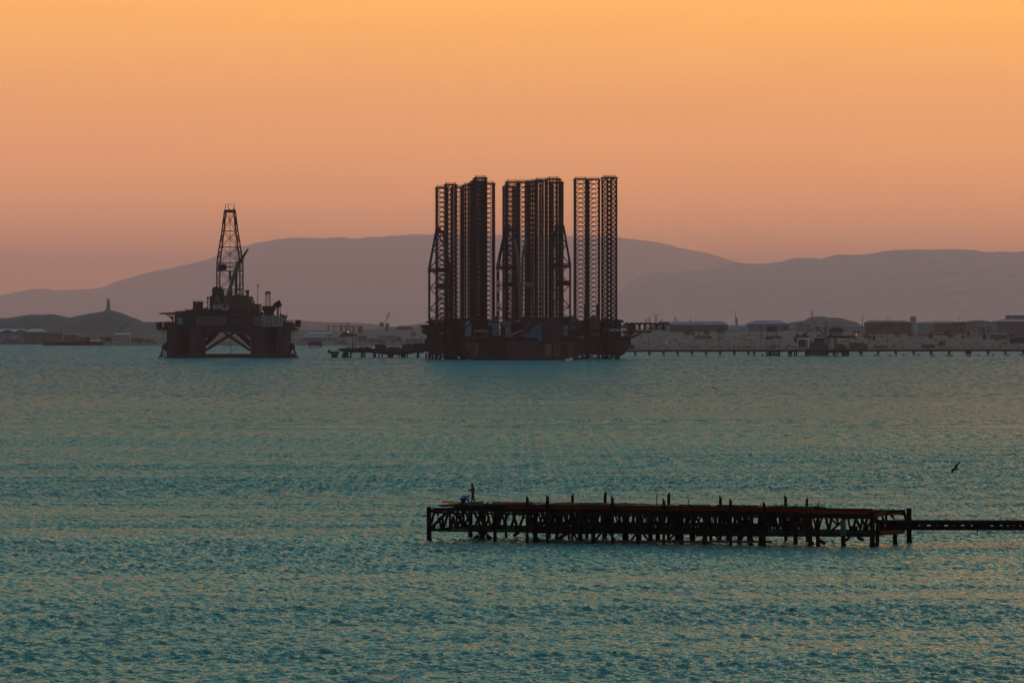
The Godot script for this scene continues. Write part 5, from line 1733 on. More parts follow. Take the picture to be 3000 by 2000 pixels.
func make_shore() -> void:
	M.bark = plain(0.03, 0.024, 0.02)
	M.leaf = mottled(61, [lin(0.022, 0.024, 0.016), lin(0.045, 0.046, 0.030)], 6.0, 1.0)
	M.leaf.backlight_enabled = true
	M.leaf.backlight = lin(0.02, 0.025, 0.012)
	M.scrubleaf = plain(0.030, 0.027, 0.023, 1.0)
	M.lattice = plain(0.07, 0.065, 0.07)
	M.limewash = mottled(62, [lin(0.15, 0.18, 0.20), lin(0.20, 0.225, 0.245), lin(0.13, 0.15, 0.17)], 40.0, 0.9)
	M.roofwhite = mottled(63, [lin(0.22, 0.26, 0.28), lin(0.29, 0.33, 0.35)], 30.0, 0.7)
	M.sand = mottled(64, [lin(0.105, 0.098, 0.090), lin(0.135, 0.125, 0.115), lin(0.09, 0.086, 0.08)], 30.0, 0.95)
	M.olive = mottled(65, [lin(0.075, 0.07, 0.055), lin(0.105, 0.095, 0.075)], 40.0, 0.95)
	M.slate = mottled(66, [lin(0.08, 0.10, 0.14), lin(0.11, 0.13, 0.17)], 30.0, 0.8)
	M.blueroof = mottled(67, [lin(0.045, 0.085, 0.17), lin(0.06, 0.105, 0.20)], 30.0, 0.7)
	M.paleblue = mottled(68, [lin(0.13, 0.19, 0.21), lin(0.17, 0.23, 0.25)], 30.0, 0.9)
	M.rustroof = mottled(69, [lin(0.065, 0.042, 0.040), lin(0.09, 0.06, 0.055)], 20.0, 0.9)
	M.window = plain(0.02, 0.02, 0.022, 0.5)
	M.concrete = mottled(70, [lin(0.12, 0.12, 0.125), lin(0.17, 0.165, 0.165)], 20.0, 0.95)
	M.darkstone = mottled(71, [lin(0.025, 0.022, 0.028), lin(0.045, 0.038, 0.045)], 12.0, 1.0)
	M.headland = mottled(72, [lin(0.046, 0.038, 0.036), lin(0.070, 0.058, 0.054), lin(0.054, 0.046, 0.040)], 120.0, 1.0)
	var d := 6500.0
	var t: Node3D

	# low headlands
	ridge("headland", "dark rounded headland on the left with a tiered tower on its top", [[-500, 960], [-300, 938], [-120, 930], [-40, 936], [0, 931], [20, 932], [60, 926], [85, 922], [110, 921], [125, 923], [148, 920], [165, 923], [195, 930], [215, 929], [260, 919], [300, 912.5], [318, 908.5], [335, 911.5], [362, 923], [390, 934], [398, 941],
		[404, 952], [430, 972]], 6500.0, 420.0, 700.0, 60.0, M.headland, 2.5, 14, 3.0)
	ridge("plateau", "flat dark plateau behind the floating rig's left side", [[372, 966], [390, 948], [400, 943.5], [470, 942.5], [560, 943], [640, 943], [700, 950], [780, 960], [870, 966], [900, 967], [960, 966], [1010, 972]], 6420.0, 380.0, 900.0, 60.0, M.headland, 4.0, 15, 3.0)
	ridge("headland", "small wooded knoll on the right behind the red platform", [[2240, 972], [2273, 955], [2330, 942], [2372, 937], [2378, 929], [2392, 927], [2410, 926], [2424, 930], [2440, 930], [2462, 931], [2484, 938], [2506, 943], [2530, 956], [2560, 975]], 6300.0, 250.0, 500.0, 40.0, M.headland, 2.5, 16, 6.0)
	ridge("headland", "low grey rise on the skyline left of the jack-up rigs", [[940, 975], [1000, 966], [1060, 965], [1130, 961], [1180, 957], [1230, 956], [1300, 958], [1500, 962], [1700, 962], [1860, 965], [1940, 975]], 7600.0, 500.0, 700.0, 60.0, M.headland, 4.0, 17, 3.0)
	ridge("distant_hill", "faint blue hill low on the skyline behind the leftmost jack-up", [[1120, 962], [1180, 955], [1225, 949], [1290, 950], [1400, 957]], 14000.0, 900.0, 900.0, 120.0, M.headland, 6.0, 18, 3.0)
	ridge("distant_hill", "low hazy hill right of the floating rig above its windlass house", [[780, 950], [850, 936], [900, 940], [960, 944], [1060, 946], [1160, 956]], 18000.0, 1200.0, 900.0, 150.0, M.headland, 6.0, 19, 3.0)

	# ---- left: sheds, the tower and the quay
	t = start("warehouse", "white warehouse with two low gables at the left edge of the photo", "warehouse", 40, 5960)
	shed(t, -90, 70, 963.5, 971.5, 992, 5960, 46, M.limewash, M.roofwhite, 6)
	for x in [23.0, 62.0]:
		pslab("gable", [[x - 21, 974], [x - 8, 966.5], [x + 2, 965.5], [x + 20, 972], [x + 20, 975], [x - 21, 975]], 5958.5, 1.2, M.slate, t)
	for x in [[8, 15], [31, 40], [41.5, 53], [55, 59]]:
		pbox("door", x[0], 981.5, x[1], 991, 5959.4, 0.8, M.roofwhite, t)
	t = start("shed", "low shed with a pale sloping roof beside the white left warehouse", "shed", 100, 5990)
	shed(t, 70, 131, 963.5, 971, 990, 5990, 40, M.slate, M.roofwhite, 16)
	t = start("hall", "long brown hall with a row of small arched windows on the left shore", "building", 125, 5890)
	shed(t, 70, 184, 970.5, 974.5, 997, 5890, 24, M.sand, M.rustroof, 6)
	windows(t, [78.7, 92.6, 103.7, 116.6, 128.8, 141.5, 156, 164.7, 178], [981.5], 3.6, 5.0, 5890, M.window)
	t = start("lean_to", "teal roofed lean-to in front of the brown hall", "shed", 88, 5935, "", 0.0)
	shed(t, 71, 105, 991.8, 994.5, 999, 5935, 14, M.sand, M.paleblue)
	t = start("canopy", "long pale blue canopy roof right of the brown hall", "canopy", 207, 5800)
	pbox("roof", 185.5, 975.5, 228, 981, 5800, 12, M.roofwhite, t)
	pbox("wall", 187, 981, 226, 1000, 5806, 9, M.slate, t)
	t = start("quay", "low dark stone quay along the left shore", "quay", 230, 5449, "", 0.0)
	pbox("wall", 127, 1001, 300, 1014, 5452, 26, M.darkstone, t)
	pbox("coping", 127, 999.5, 300, 1001, 5451.5, 27, M.darkstone, t)
	t = start("boat_shed", "small shed with a white sloping roof low on the left shore", "shed", 279, 5520, "", 0.0)
	shed(t, 266, 292, 996.5, 1000.5, 1008, 5520, 12, M.slate, M.roofwhite)
	t = start("house", "pale gabled house at the foot of the headland", "house", 356, 5900)
	shed(t, 335, 380, 975.5, 980, 992, 5900, 18, M.limewash, M.roofwhite, 3)
	windows(t, [346, 356, 369], [986], 3.0, 3.4, 5900, M.window)
	t = start("tower", "white seven-tiered tower standing on top of the left headland", "tower", 317, 6480, "", 41.0)
	pslab("base", [[307, 912], [307, 907.5], [311, 905], [323.2, 905], [323.2, 912]], 6480, 6, M.roofwhite, t)
	var w := 5.7
	for k in 6:
		var y := 905.0 - k * 4.4
		pbox("tier", 317.2 - w, y - 2.3, 317.2 + w, y, 6479, 5, M.roofwhite, t)
		pbox("gallery", 317.2 - w * 0.9, y - 4.4, 317.2 + w * 0.9, y - 2.3, 6480, 3.6, M.window, t)
		for s in [-1, 1]:
			pbox("column", 317.2 + s * w * 0.86 - 0.5, y - 4.4, 317.2 + s * w * 0.86 + 0.5, y - 2.3, 6479.2, 0.5, M.roofwhite, t)
		w -= 0.36
	pslab("spire", [[313.6, 879], [313.8, 877.2], [315.4, 875.8], [316.2, 873.2], [317.0, 872.0], [318.0, 873.2], [319.0, 875.8], [320.4, 877.2], [320.6, 879]], 6479.4, 4.0, M.roofwhite, t)

	# ---- middle: greenhouse sheds, viaduct, control tower, crane
	t = start("greenhouse", "long pale vaulted greenhouse roof right of the floating rig", "greenhouse", 921, 5800)
	shed(t, 898, 974, 974, 977.5, 984, 5840, 16, M.concrete, M.roofwhite, 7)
	shed(t, 886, 958, 980, 988, 994, 5790, 22, M.concrete, M.limewash, 8)
	t = start("shed", "low grey shed at the right end of the greenhouse", "shed", 975, 5760)
	shed(t, 962, 988, 984.5, 988.5, 992, 5760, 14, M.concrete, M.limewash, 2)
	t = start("concrete_pillar", "tall square concrete block left of the unfinished viaduct", "pillar", 961.5, 6900)
	pbox("shaft", 959, 951.5, 964.5, 975, 6900, 3, M.concrete, t)
	t = start("viaduct", "unfinished grey concrete viaduct on columns on the skyline", "viaduct", 1016, 6900)
	pbox("deck", 968.5, 954.8, 1064, 957, 6900, 10, M.concrete, t)
	for x in [[973, 974], [979, 981], [984.5, 985.6], [996, 1002.5], [1012, 1016], [1024, 1027], [1036, 1040], [1048, 1063]]:
		pbox("column", x[0], 957, x[1], 978, 6902, 5, M.concrete, t)
	pbox("crosshead", 996, 952.5, 1002.5, 954.8, 6902, 5, M.concrete, t)
	for k in 8:
		pbox("parapet_post", 972 + k * 12, 953.6, 973 + k * 12, 954.8, 6900, 0.6, M.concrete, t)
	t = start("control_tower", "thin water tower with a wide head behind the viaduct", "tower", 1019, 7500)
	ptube("shaft", 1019, 975, 1019, 949.5, 7500, 0.7, M.concrete, t)
	put("head", B().tube(lc(1019, 949.5, 7500), lc(1019, 945.5, 7500), 0.9, 1.9, 10).tube(lc(1019, 945.5, 7500), lc(1019, 944.4, 7500), 1.9, 1.2, 10), M.concrete, t)
	t = start("street_lamp", "single lit lamp shining on the shore below the viaduct", "street lamp", 1020, 5900)
	ptube("pole", 1020, 992, 1020, 974, 5900, 0.14, M.lattice, t)
	lamp(t, 1020, 972.7, 5900, Color(1.0, 0.72, 0.42), 1.3)
	t = start("building", "dark grey square building on the middle shore right of the striped post", "building", 1061, 5750)
	shed(t, 1049, 1075, 981.5, 983.5, 1001, 5750, 18, M.olive, M.olive, 3)
	t = start("crane", "slender luffing crane with a raised jib on the skyline", "crane", 1131, 7400)
	pbox("cab", 1111.5, 946.5, 1125, 958, 7400, 8, M.concrete, t)
	pbox("roof", 1113, 944.5, 1123, 946.5, 7400, 6, M.lattice, t)
	pbar("jib", 1127, 945, 1134, 931, 7400, 0.8, M.lattice, t)
	pbar("jib", 1134, 931, 1140.5, 916.5, 7400, 1.5, M.lattice, t)
	pbar("jib_head", 1137, 916, 1143, 917.5, 7400, 0.9, M.lattice, t)
	pbar("hook_wire", 1142.5, 917, 1142.8, 929, 7400, 0.2, M.lattice, t)
	t = start("silo", "pale square silo right of the slender crane", "silo", 1134, 7300)
	pbox("wall", 1129, 946, 1139, 968, 7300, 10, M.sand, t)
	t = start("hangar", "long dark arched hangar roof left of the leftmost jack-up", "hangar", 1188, 6600)
	pslab("roof", [[1160, 966], [1163, 957], [1170, 954.5], [1196, 954.5], [1206, 958], [1214, 966]], 6600, 40, M.olive, t)
	t = start("white_wall", "long low white wall on the middle shore above the old jetty", "wall", 1112, 5520)
	pbox("wall", 1078, 991, 1146, 998, 5520, 2, M.concrete, t)
	t = start("shed", "bright white flat roofed shed near the leftmost jack-up", "shed", 1212, 5900)
	pbox("roof", 1203, 970.8, 1221.5, 973.6, 5900, 12, M.roofwhite, t)
	pbox("wall", 1204, 973.6, 1220, 984, 5901, 10, M.concrete, t)
	t = start("shed", "long low grey shed in the middle of the shore", "shed", 1128, 5800)
	shed(t, 1110, 1146, 979.5, 981.5, 990, 5800, 14, M.concrete, M.limewash, 3)

	# ---- right: warehouses
	t = start("warehouse", "large grey warehouse with a dusty blue roof behind the cantilever", "warehouse", 2048, 5200)
	shed(t, 1962, 2132, 941.5, 950.5, 980, 5200, 60, M.olive, M.slate, 12)
	pbox("end_wall", 1909, 951, 1962, 974, 5195, 30, M.limewash, t)
	pbox("annex", 1931, 941.8, 1962, 951, 5198, 30, M.slate, t)
	for k in 9:
		pbox("roof_vent", 2022 + k * 11, 940.4, 2025 + k * 11, 942.2, 5226, 3, M.slate, t)
	t = start("warehouse", "low far warehouse with a deep blue roof between two larger ones", "warehouse", 2160, 5900)
	shed(t, 2126, 2192, 951.5, 958, 975, 5900, 40, M.paleblue, M.blueroof, 4)
	t = start("warehouse", "warehouse with a bright blue roof left of the wooded knoll", "warehouse", 2250, 5600)
	shed(t, 2192, 2312, 938.8, 948.5, 980, 5600, 60, M.slate, M.blueroof, 26)
	for x in [2231, 2252, 2280, 2289]:
		pbox("roof_vent", x, 937.6, x + 2.5, 939.6, 5628, 3, M.slate, t)
	t = start("barracks", "two-storey building with two rows of windows, hipped roof and three chimneys", "building", 2603, 5000)
	shed(t, 2537, 2670, 939, 944.2, 975, 5000, 30, M.olive, M.olive, 17)
	windows(t, [2543, 2553, 2563, 2571.5, 2581.5, 2591, 2602.5, 2616, 2626, 2636, 2645.5, 2656], [950.5, 961.5], 3.4, 4.2, 5000, M.window)
	for x in [2554.8, 2600.5, 2647]:
		pbox("chimney", x - 1.4, 937, x + 1.4, 941, 5014, 1.6, M.olive, t)
	t = start("shed", "low shed at the right end of the two-storey building", "shed", 2680, 5150)
	pbox("wall", 2670, 956, 2690, 973, 5150, 20, M.paleblue, t)
	t = start("warehouse", "pale blue flat fronted warehouse right of the two-storey building", "warehouse", 2712, 5080)
	pbox("wall", 2689, 946, 2736.5, 978, 5080, 50, M.paleblue, t)
	pslab("roof", [[2687, 947], [2688, 945], [2740, 940.5], [2800, 941], [2800, 943.5], [2738, 943.5]], 5081, 48, M.limewash, t)
	t = start("warehouse", "long tan warehouse with a rust brown roof band", "warehouse", 2783, 5000)
	pbox("wall", 2737, 950.5, 2830, 978, 5000, 40, M.sand, t)
	pbox("roof_band", 2736, 945.5, 2830, 950.5, 4999.4, 41, M.rustroof, t)
	pbox("pale_course", 2737, 951.5, 2754, 953, 4999.3, 0.6, M.limewash, t)
	pbox("drainpipe", 2812, 951, 2817, 975, 4999, 1, M.olive, t)
	for x in [2738, 2753, 2793, 2817]:
		pbox("roof_vent", x, 941, x + 4, 944, 5040, 3, M.slate, t)
	t = start("hangar", "low domed grey hangar behind the long tan warehouse", "hangar", 2868, 5400)
	pslab("roof", [[2800, 944], [2830, 942.5], [2860, 939], [2876, 938.6], [2895, 941], [2909, 946], [2909, 970], [2800, 970]], 5400, 60, M.concrete, t)
	t = start("shed", "shed with a long dark red roof right of the domed hangar", "shed", 2892, 4950)
	shed(t, 2862, 2924, 949, 957.5, 974, 4950, 30, M.sand, M.rustroof)
	t = start("warehouse", "big pale warehouse at the right edge of the photo", "warehouse", 2975, 4800)
	shed(t, 2922, 3140, 934.5, 941.5, 978, 4800, 60, M.sand, M.limewash, 30)
	pbox("head_house", 2951, 923.5, 3100, 942, 4850, 20, M.concrete, t)
	windows(t, [2974, 2981], [930], 4, 3.4, 4850, M.window)
	windows(t, span(2940, 3010, 8), [949.5], 4.0, 2.0, 4800, M.window)
	t = start("kiosk", "small white blue kiosk in the scrub below the domed hangar", "kiosk", 2862, 4750)
	pbox("wall", 2847, 970, 2866, 982, 4750, 8, M.limewash, t)
	pbox("wall", 2866, 971, 2879, 982, 4751, 7, M.concrete, t)
	t = start("concrete_pillar", "tall grey concrete pillar in front of the right edge warehouse", "pillar", 2953.5, 4500)
	pbox("shaft", 2950, 948.5, 2957, 1003, 4500, 2.2, M.slate, t)
	t = start("concrete_pillar", "pair of tall grey pillars below the bright blue roof", "pillar", 2231, 4600)
	for x in [2228.5, 2233]:
		pbox("shaft", x - 1.3, 951, x + 1.3, 1002, 4600, 1.0, M.slate, t)
	t = start("shed", "low ruined shed with a row of dark openings on the right shore", "shed", 2056, 4700)
	pbox("wall", 2034, 984, 2084, 997, 4700, 10, M.olive, t)
	windows(t, span(2038, 2080, 8), [989], 2.6, 3.6, 4700, M.window)
	t = start("concrete_block", "small pale concrete block on the slope above the pipeline", "block", 2188, 4550)
	pbox("wall", 2177, 994, 2203, 1004, 4550, 6, M.concrete, t)
	t = start("shed", "small white hut on the slope right of the large grey warehouse", "hut", 2118, 4900)
	pbox("wall", 2113, 976, 2124, 981, 4900, 6, M.limewash, t)

	# low walls, huts, tanks and heaps scattered over the slopes
	var huts := [[1884, 1896, 998, 1003, 4420, "concrete", "low grey wall stub on the slope right of the rightmost rig's anchor"], [1996, 2026, 979, 982.5, 4950, "concrete", "long pale kerb wall below the large grey warehouse's left half"], [2138, 2160, 962, 975, 5500, "limewash", "pale hut under the deep blue roof"],
		[2150, 2192, 977, 984, 5000, "olive", "long low olive shed between the two pale pillars and the white hut"], [2300, 2340, 958, 966, 5700, "limewash", "long pale roof at the foot of the wooded knoll"], [2296, 2330, 968, 976, 5300, "olive", "olive shed below the knoll's left slope"],
		[2380, 2420, 953, 960, 5900, "concrete", "grey flat roof in front of the knoll's middle"], [2470, 2536, 954, 960, 5500, "limewash", "long pale roof between the knoll and the two-storey building"], [2500, 2522, 966, 973, 5100, "olive", "dark hut left of the two-storey building"],
		[2690, 2720, 976, 979, 4800, "concrete", "low wall in front of the pale blue warehouse"], [2742, 2800, 975, 978.5, 4850, "olive", "long dark wall at the foot of the long tan warehouse"], [2890, 2922, 963, 967, 4850, "limewash", "pale strip roof under the dark red roofed shed"],
		[2900, 2948, 976, 983, 4600, "olive", "dark low building left of the tall grey pillar"], [2960, 3010, 985, 993, 4400, "darkstone", "dark low building at the right edge near the water"], [2700, 2740, 1007, 1013, 4215, "maroon", "dull red low hut close to the water on the right"],
		[2560, 2600, 1009, 1013, 4215, "sand", "pale earth bank close to the water below the two-storey building"], [1105, 1130, 998, 1003, 5480, "darkstone", "dark low hut on the water's edge above the old jetty's tanks"], [1155, 1176, 984, 990, 5700, "olive", "olive hut left of the bright white flat roofed shed"],
		[990, 1010, 997, 1003, 5490, "olive", "olive hut on the shore left of the thin dark pole"], [1190, 1236, 990, 996, 5450, "concrete", "low grey wall behind the old jetty's right end"], [228, 262, 984, 991, 5750, "olive", "olive hut between the canopy and the boat shed"],
		[292, 330, 984, 990, 5720, "sand", "sandy shed left of the pale gabled house"], [385, 420, 987, 994, 5650, "olive", "olive hut right of the pale gabled house"], [425, 452, 990, 997, 5600, "concrete", "grey hut just left of the floating rig"], [10, 50, 994, 999, 5940, "sand", "sandy low hut in front of the white left warehouse"],
		[140, 175, 999, 1004, 5560, "darkstone", "dark hut on the quay below the brown hall"]]
	for q in huts:
		t = start("hut" if q[1] - q[0] < 30 else "low_building", q[6], "building", (q[0] + q[1]) / 2.0, q[4])
		shed(t, q[0], q[1], q[2], lerpf(q[2], q[3], 0.35), q[3], q[4], 9, M[q[5]], M.concrete if q[5] == "olive" else M[q[5]], 2)
		if q[1] - q[0] > 20 and q[3] - q[2] > 5:
			windows(t, span(q[0] + 4.0, q[1] - 4.0, int((q[1] - q[0]) / 7.0)), [lerpf(q[2], q[3], 0.62)], 2.2, 2.0, q[4], M.window)
	var tanks := [[2346, 5200, 6, 9, "grey storage tank below the wooded knoll's middle"], [2362, 5220, 5, 7, "smaller grey storage tank beside the one below the knoll"], [2442, 5000, 5, 6, "pale storage tank left of the two-storey building"], [1150, 5600, 4, 6, "small storage tank on the middle shore right of the long low white wall"]]
	for q in tanks:
		t = start("storage_tank", q[4], "tank", q[0], q[1])
		put("shell", B().tube(Vector3(0, -1, 0), Vector3(0, q[3], 0), q[2], -1, 16), M.concrete, t)
		put("lid", B().tube(Vector3(0, q[3], 0), Vector3(0, q[3] + 0.9, 0), q[2] * 1.02, 0.5, 16), M.olive, t)
	# thin scrub that covers the slopes
	var sc := B()
	var r := RandomNumberGenerator.new()
	r.seed = 77
	for i in 3000:
		var px := r.randf_range(-40.0, 3040.0)
		if px > 1260.0 and px < 1820.0: continue
		var d0 := shore_d(px)
		var dd := d0 + 14.0 + pow(r.randf(), 1.6) * 750.0
		var p := at(px, LEVEL, dd)
		p.y = ground_y(px, dd) - 0.1
		var s := r.randf_range(0.35, 1.1) * (1.8 if r.randf() < 0.1 else 1.0)
		for k in 4:
			var c := p + Vector3(r.randf_range(-s, s) * 1.6, r.randf_range(0.1, s * 0.8), r.randf_range(-s, s))
			var x := Vector3(r.randfn(), r.randfn() * 0.6, r.randfn()).normalized() * s * 0.8
			var y := Vector3(r.randfn() * 0.4, absf(r.randfn()), r.randfn()).normalized() * s * 0.8
			sc.tri(c + x, c - x, c + y, c - x.cross(y))
	var so := put("scrub", sc, M.scrubleaf)
	tag(so, "thin dark scrub scattered over the far slopes", "scrub", "", "stuff")

	# poles and pylons
	var pp := [[1893, 945, 933, 7800], [1902.5, 947, 928, 7900], [1921.5, 948, 921, 7600], [1938, 950, 934, 8200], [1979, 945, 927, 7900], [2022.5, 945, 934, 8300], [2378.5, 930, 911, 7600]]
	for i in pp.size():
		pylon("faint lattice power pylon on the skyline, %s from the left of the seven" % ordinal(i), pp[i][0], pp[i][2], pp[i][3], 0)
	pylon("tall thin mast on the skyline above the deep blue roof", 2155, 912, 7400, 1)
	pylon("tall thin mast on the skyline left of the two-storey building", 2526.5, 923, 6500, 1)
	pylon("faint mast on the skyline above the two-storey building", 2601.5, 926, 7400, 1)
	pylon("faint mast on the skyline above the long tan warehouse", 2809.5, 925, 7200, 1)
	t = start("office_tower", "faint narrow grey block on the skyline by the tall thin mast", "building", 2158.5, 7300)
	pbox("wall", 2156.5, 931, 2161, 965, 7300, 4, M.concrete, t)
	t = start("office_tower", "faint grey block on the skyline right of the two-storey building", "building", 2676, 8200)
	pbox("wall", 2668, 927, 2684, 962, 8200, 14, M.concrete, t)
	for q in [[1900, 990, "plain wooden pole on the shore right of the anchor of the rightmost rig", 0], [2105, 986, "wooden pole with a cross arm on the right shore", 1], [1034, 955, "thin dark pole on the middle shore above the old jetty's left end", 0]]:
		var dd := 4330.0 if q[0] > 1500 else 5480.0
		t = start("utility_pole", q[2], "pole", q[0], dd)
		ptube("pole", q[0], 1030, q[0], q[1], dd, 0.32, M.bark, t)
		if q[3]:
			pbar("cross_arm", q[0] - 17, q[1] + 8, q[0] + 10, q[1] + 8, dd, 0.35, M.bark, t)

	# shrubs
	var bb := [[2011, 4900, 8, 5, "dark shrub left below the large grey warehouse"], [2022, 4930, 9, 5, "wide dark shrub under the large grey warehouse's middle"], [2070, 4900, 7, 5, "round dark shrub below the large grey warehouse's right half"], [2112, 4950, 9, 7, "tall dark shrub at the large grey warehouse's right corner"],
		[2547, 4600, 5, 4, "small shrub on the slope below the two-storey building's left end"], [2560, 4520, 3, 7, "upright dark cypress on the slope near the shore"], [2629, 4800, 8, 4, "low shrub under the middle of the two-storey building"], [2664, 4820, 7, 4, "low shrub below the right end of the two-storey building"],
		[2727, 4650, 5, 6, "dark bush on the slope below the pale blue warehouse"], [2775, 4820, 6, 6, "round bush in front of the long tan warehouse"], [2785, 4650, 6, 4, "small bush on the slope below the long tan warehouse"], [2820, 4640, 5, 3, "little bush left of the white blue kiosk"], [2760, 4290, 8, 5, "wide dark bush close to the water below the long tan warehouse"],
		[2838, 4800, 4, 5, "dark bush directly left of the kiosk"], [2884, 4600, 4, 5, "thin bush right of the kiosk"], [2536, 4700, 8, 4, "shrub beside the low end of the wooded knoll"], [2300, 5600, 10, 6, "dark shrub at the left foot of the wooded knoll"], [2965, 4560, 7, 5, "pale bush right of the tall grey pillar"],
		[258, 5700, 5, 6, "small dark tree on the left shore behind the boat shed"], [318, 5650, 8, 6, "bush at the left end of the pale gabled house"], [398, 5700, 10, 6, "bush right of the pale gabled house"], [1090, 5500, 10, 5, "low bush behind the long low white wall"], [1005, 5560, 8, 4, "low bush right of the grey shed by the greenhouse"]]
	for i in bb.size():
		var q: Array = bb[i]
		bush("cypress_tree" if i == 5 else "shrub", q[4], "tree" if i == 5 else "shrub", q[0], q[1], q[2], q[3], 200 + i, "shrubs on the shore", i == 5)


# ---- on the water before the shore
func make_trestle() -> void:
	var d := 3365.0
	org = at(2400, 1043, d)
	org.y = 0.0
	var t := thing("pipeline_trestle", "long low dark pipeline trestle on paired piles crossing the right half", "trestle", org)
	for k in 6:
		var x0 := 1820.0 + k * 220.0
		var f0 := (x0 - 1820.0) / 1180.0
		var f1 := (x0 + 219.0 - 1820.0) / 1180.0
		var a := lc(x0, 1028.2 - 1.8 * f0, d)
		var c := lc(x0 + 219.4, 1028.2 - 1.8 * f1, d)
		put("pipe", B().tube(a + Vector3(0, 0.1, 0), c + Vector3(0, 0.1, 0), 0.52, -1, 8), M.steel, t)
		put("girder", B().bar(a + Vector3(0, -0.15, -1.2), c + Vector3(0, -0.15, -1.2), 0.5, 0.8), M.steel, t)
	for q in [[1786, 2], [1819.5, 2], [1861, 2], [1902.6, 2], [1944, 2], [1985.6, 2], [2027, 2], [2068.6, 2], [2110, 2], [2151.7, 2], [2193, 2], [2209.5, 2], [2315, 3], [2522.5, 3], [2573, 2], [2624.6, 2], [2677, 2], [2728, 2], [2780.6, 2], [2837.5, 5], [2894.5, 2], [2946, 2], [2998, 2], [3050, 2]]:
		var w: float = 3.6 + (q[1] - 2) * 2.2
		var top: float = 1029.6 - 1.8 * (q[0] - 1820.0) / 1180.0
		pslab("cap", [[q[0] - w, top + 7.2], [q[0] - w, top + 5.4], [q[0] - w * 0.8, top + 2], [q[0] - w * 0.8, top - 1.5], [q[0] + w * 0.8, top - 1.5], [q[0] + w * 0.8, top + 2], [q[0] + w, top + 5.4], [q[0] + w, top + 7.2]], d, 2.2, M.steel, t)
		for k in q[1]:
			var x: float = q[0] + lerpf(-w * 0.62, w * 0.62, k / float(q[1] - 1))
			ptube("pile", x, 1048, x, top + 6.5, d + 1.0, 0.27, M.tide, t)
	# broken stumps of an older trestle in front
	var xs := [2234.7, 2400, 2564, 2608, 2649.4, 2691, 2734.5, 2772.7, 2787, 2868, 2910, 2954.6, 2990]
	for i in xs.size():
		var px: float = xs[i]
		org = at(px, 1043, 3375)
		org.y = 0.0
		t = thing("pile_stump", "pair of broken pile stumps by the trestle, %s from the left" % ordinal(i), "pile", org, "old pile stumps beside the trestle")
		for k in 2:
			var x := px + (-2.6 if k == 0 else 2.6)
			var y := 1036.5 + fmod(px * 7.3 + k * 3.0, 2.4)
			put("stump", B().tube(lc(x, 1047, 3375), lc(x + 0.3, y, 3375), 0.42 if k == 0 else 0.30, -1, 8).tube(lc(x + 0.2, y, 3375), lc(x - 0.5, y - 0.8, 3375), 0.3, 0.12, 6), M.tide, t)


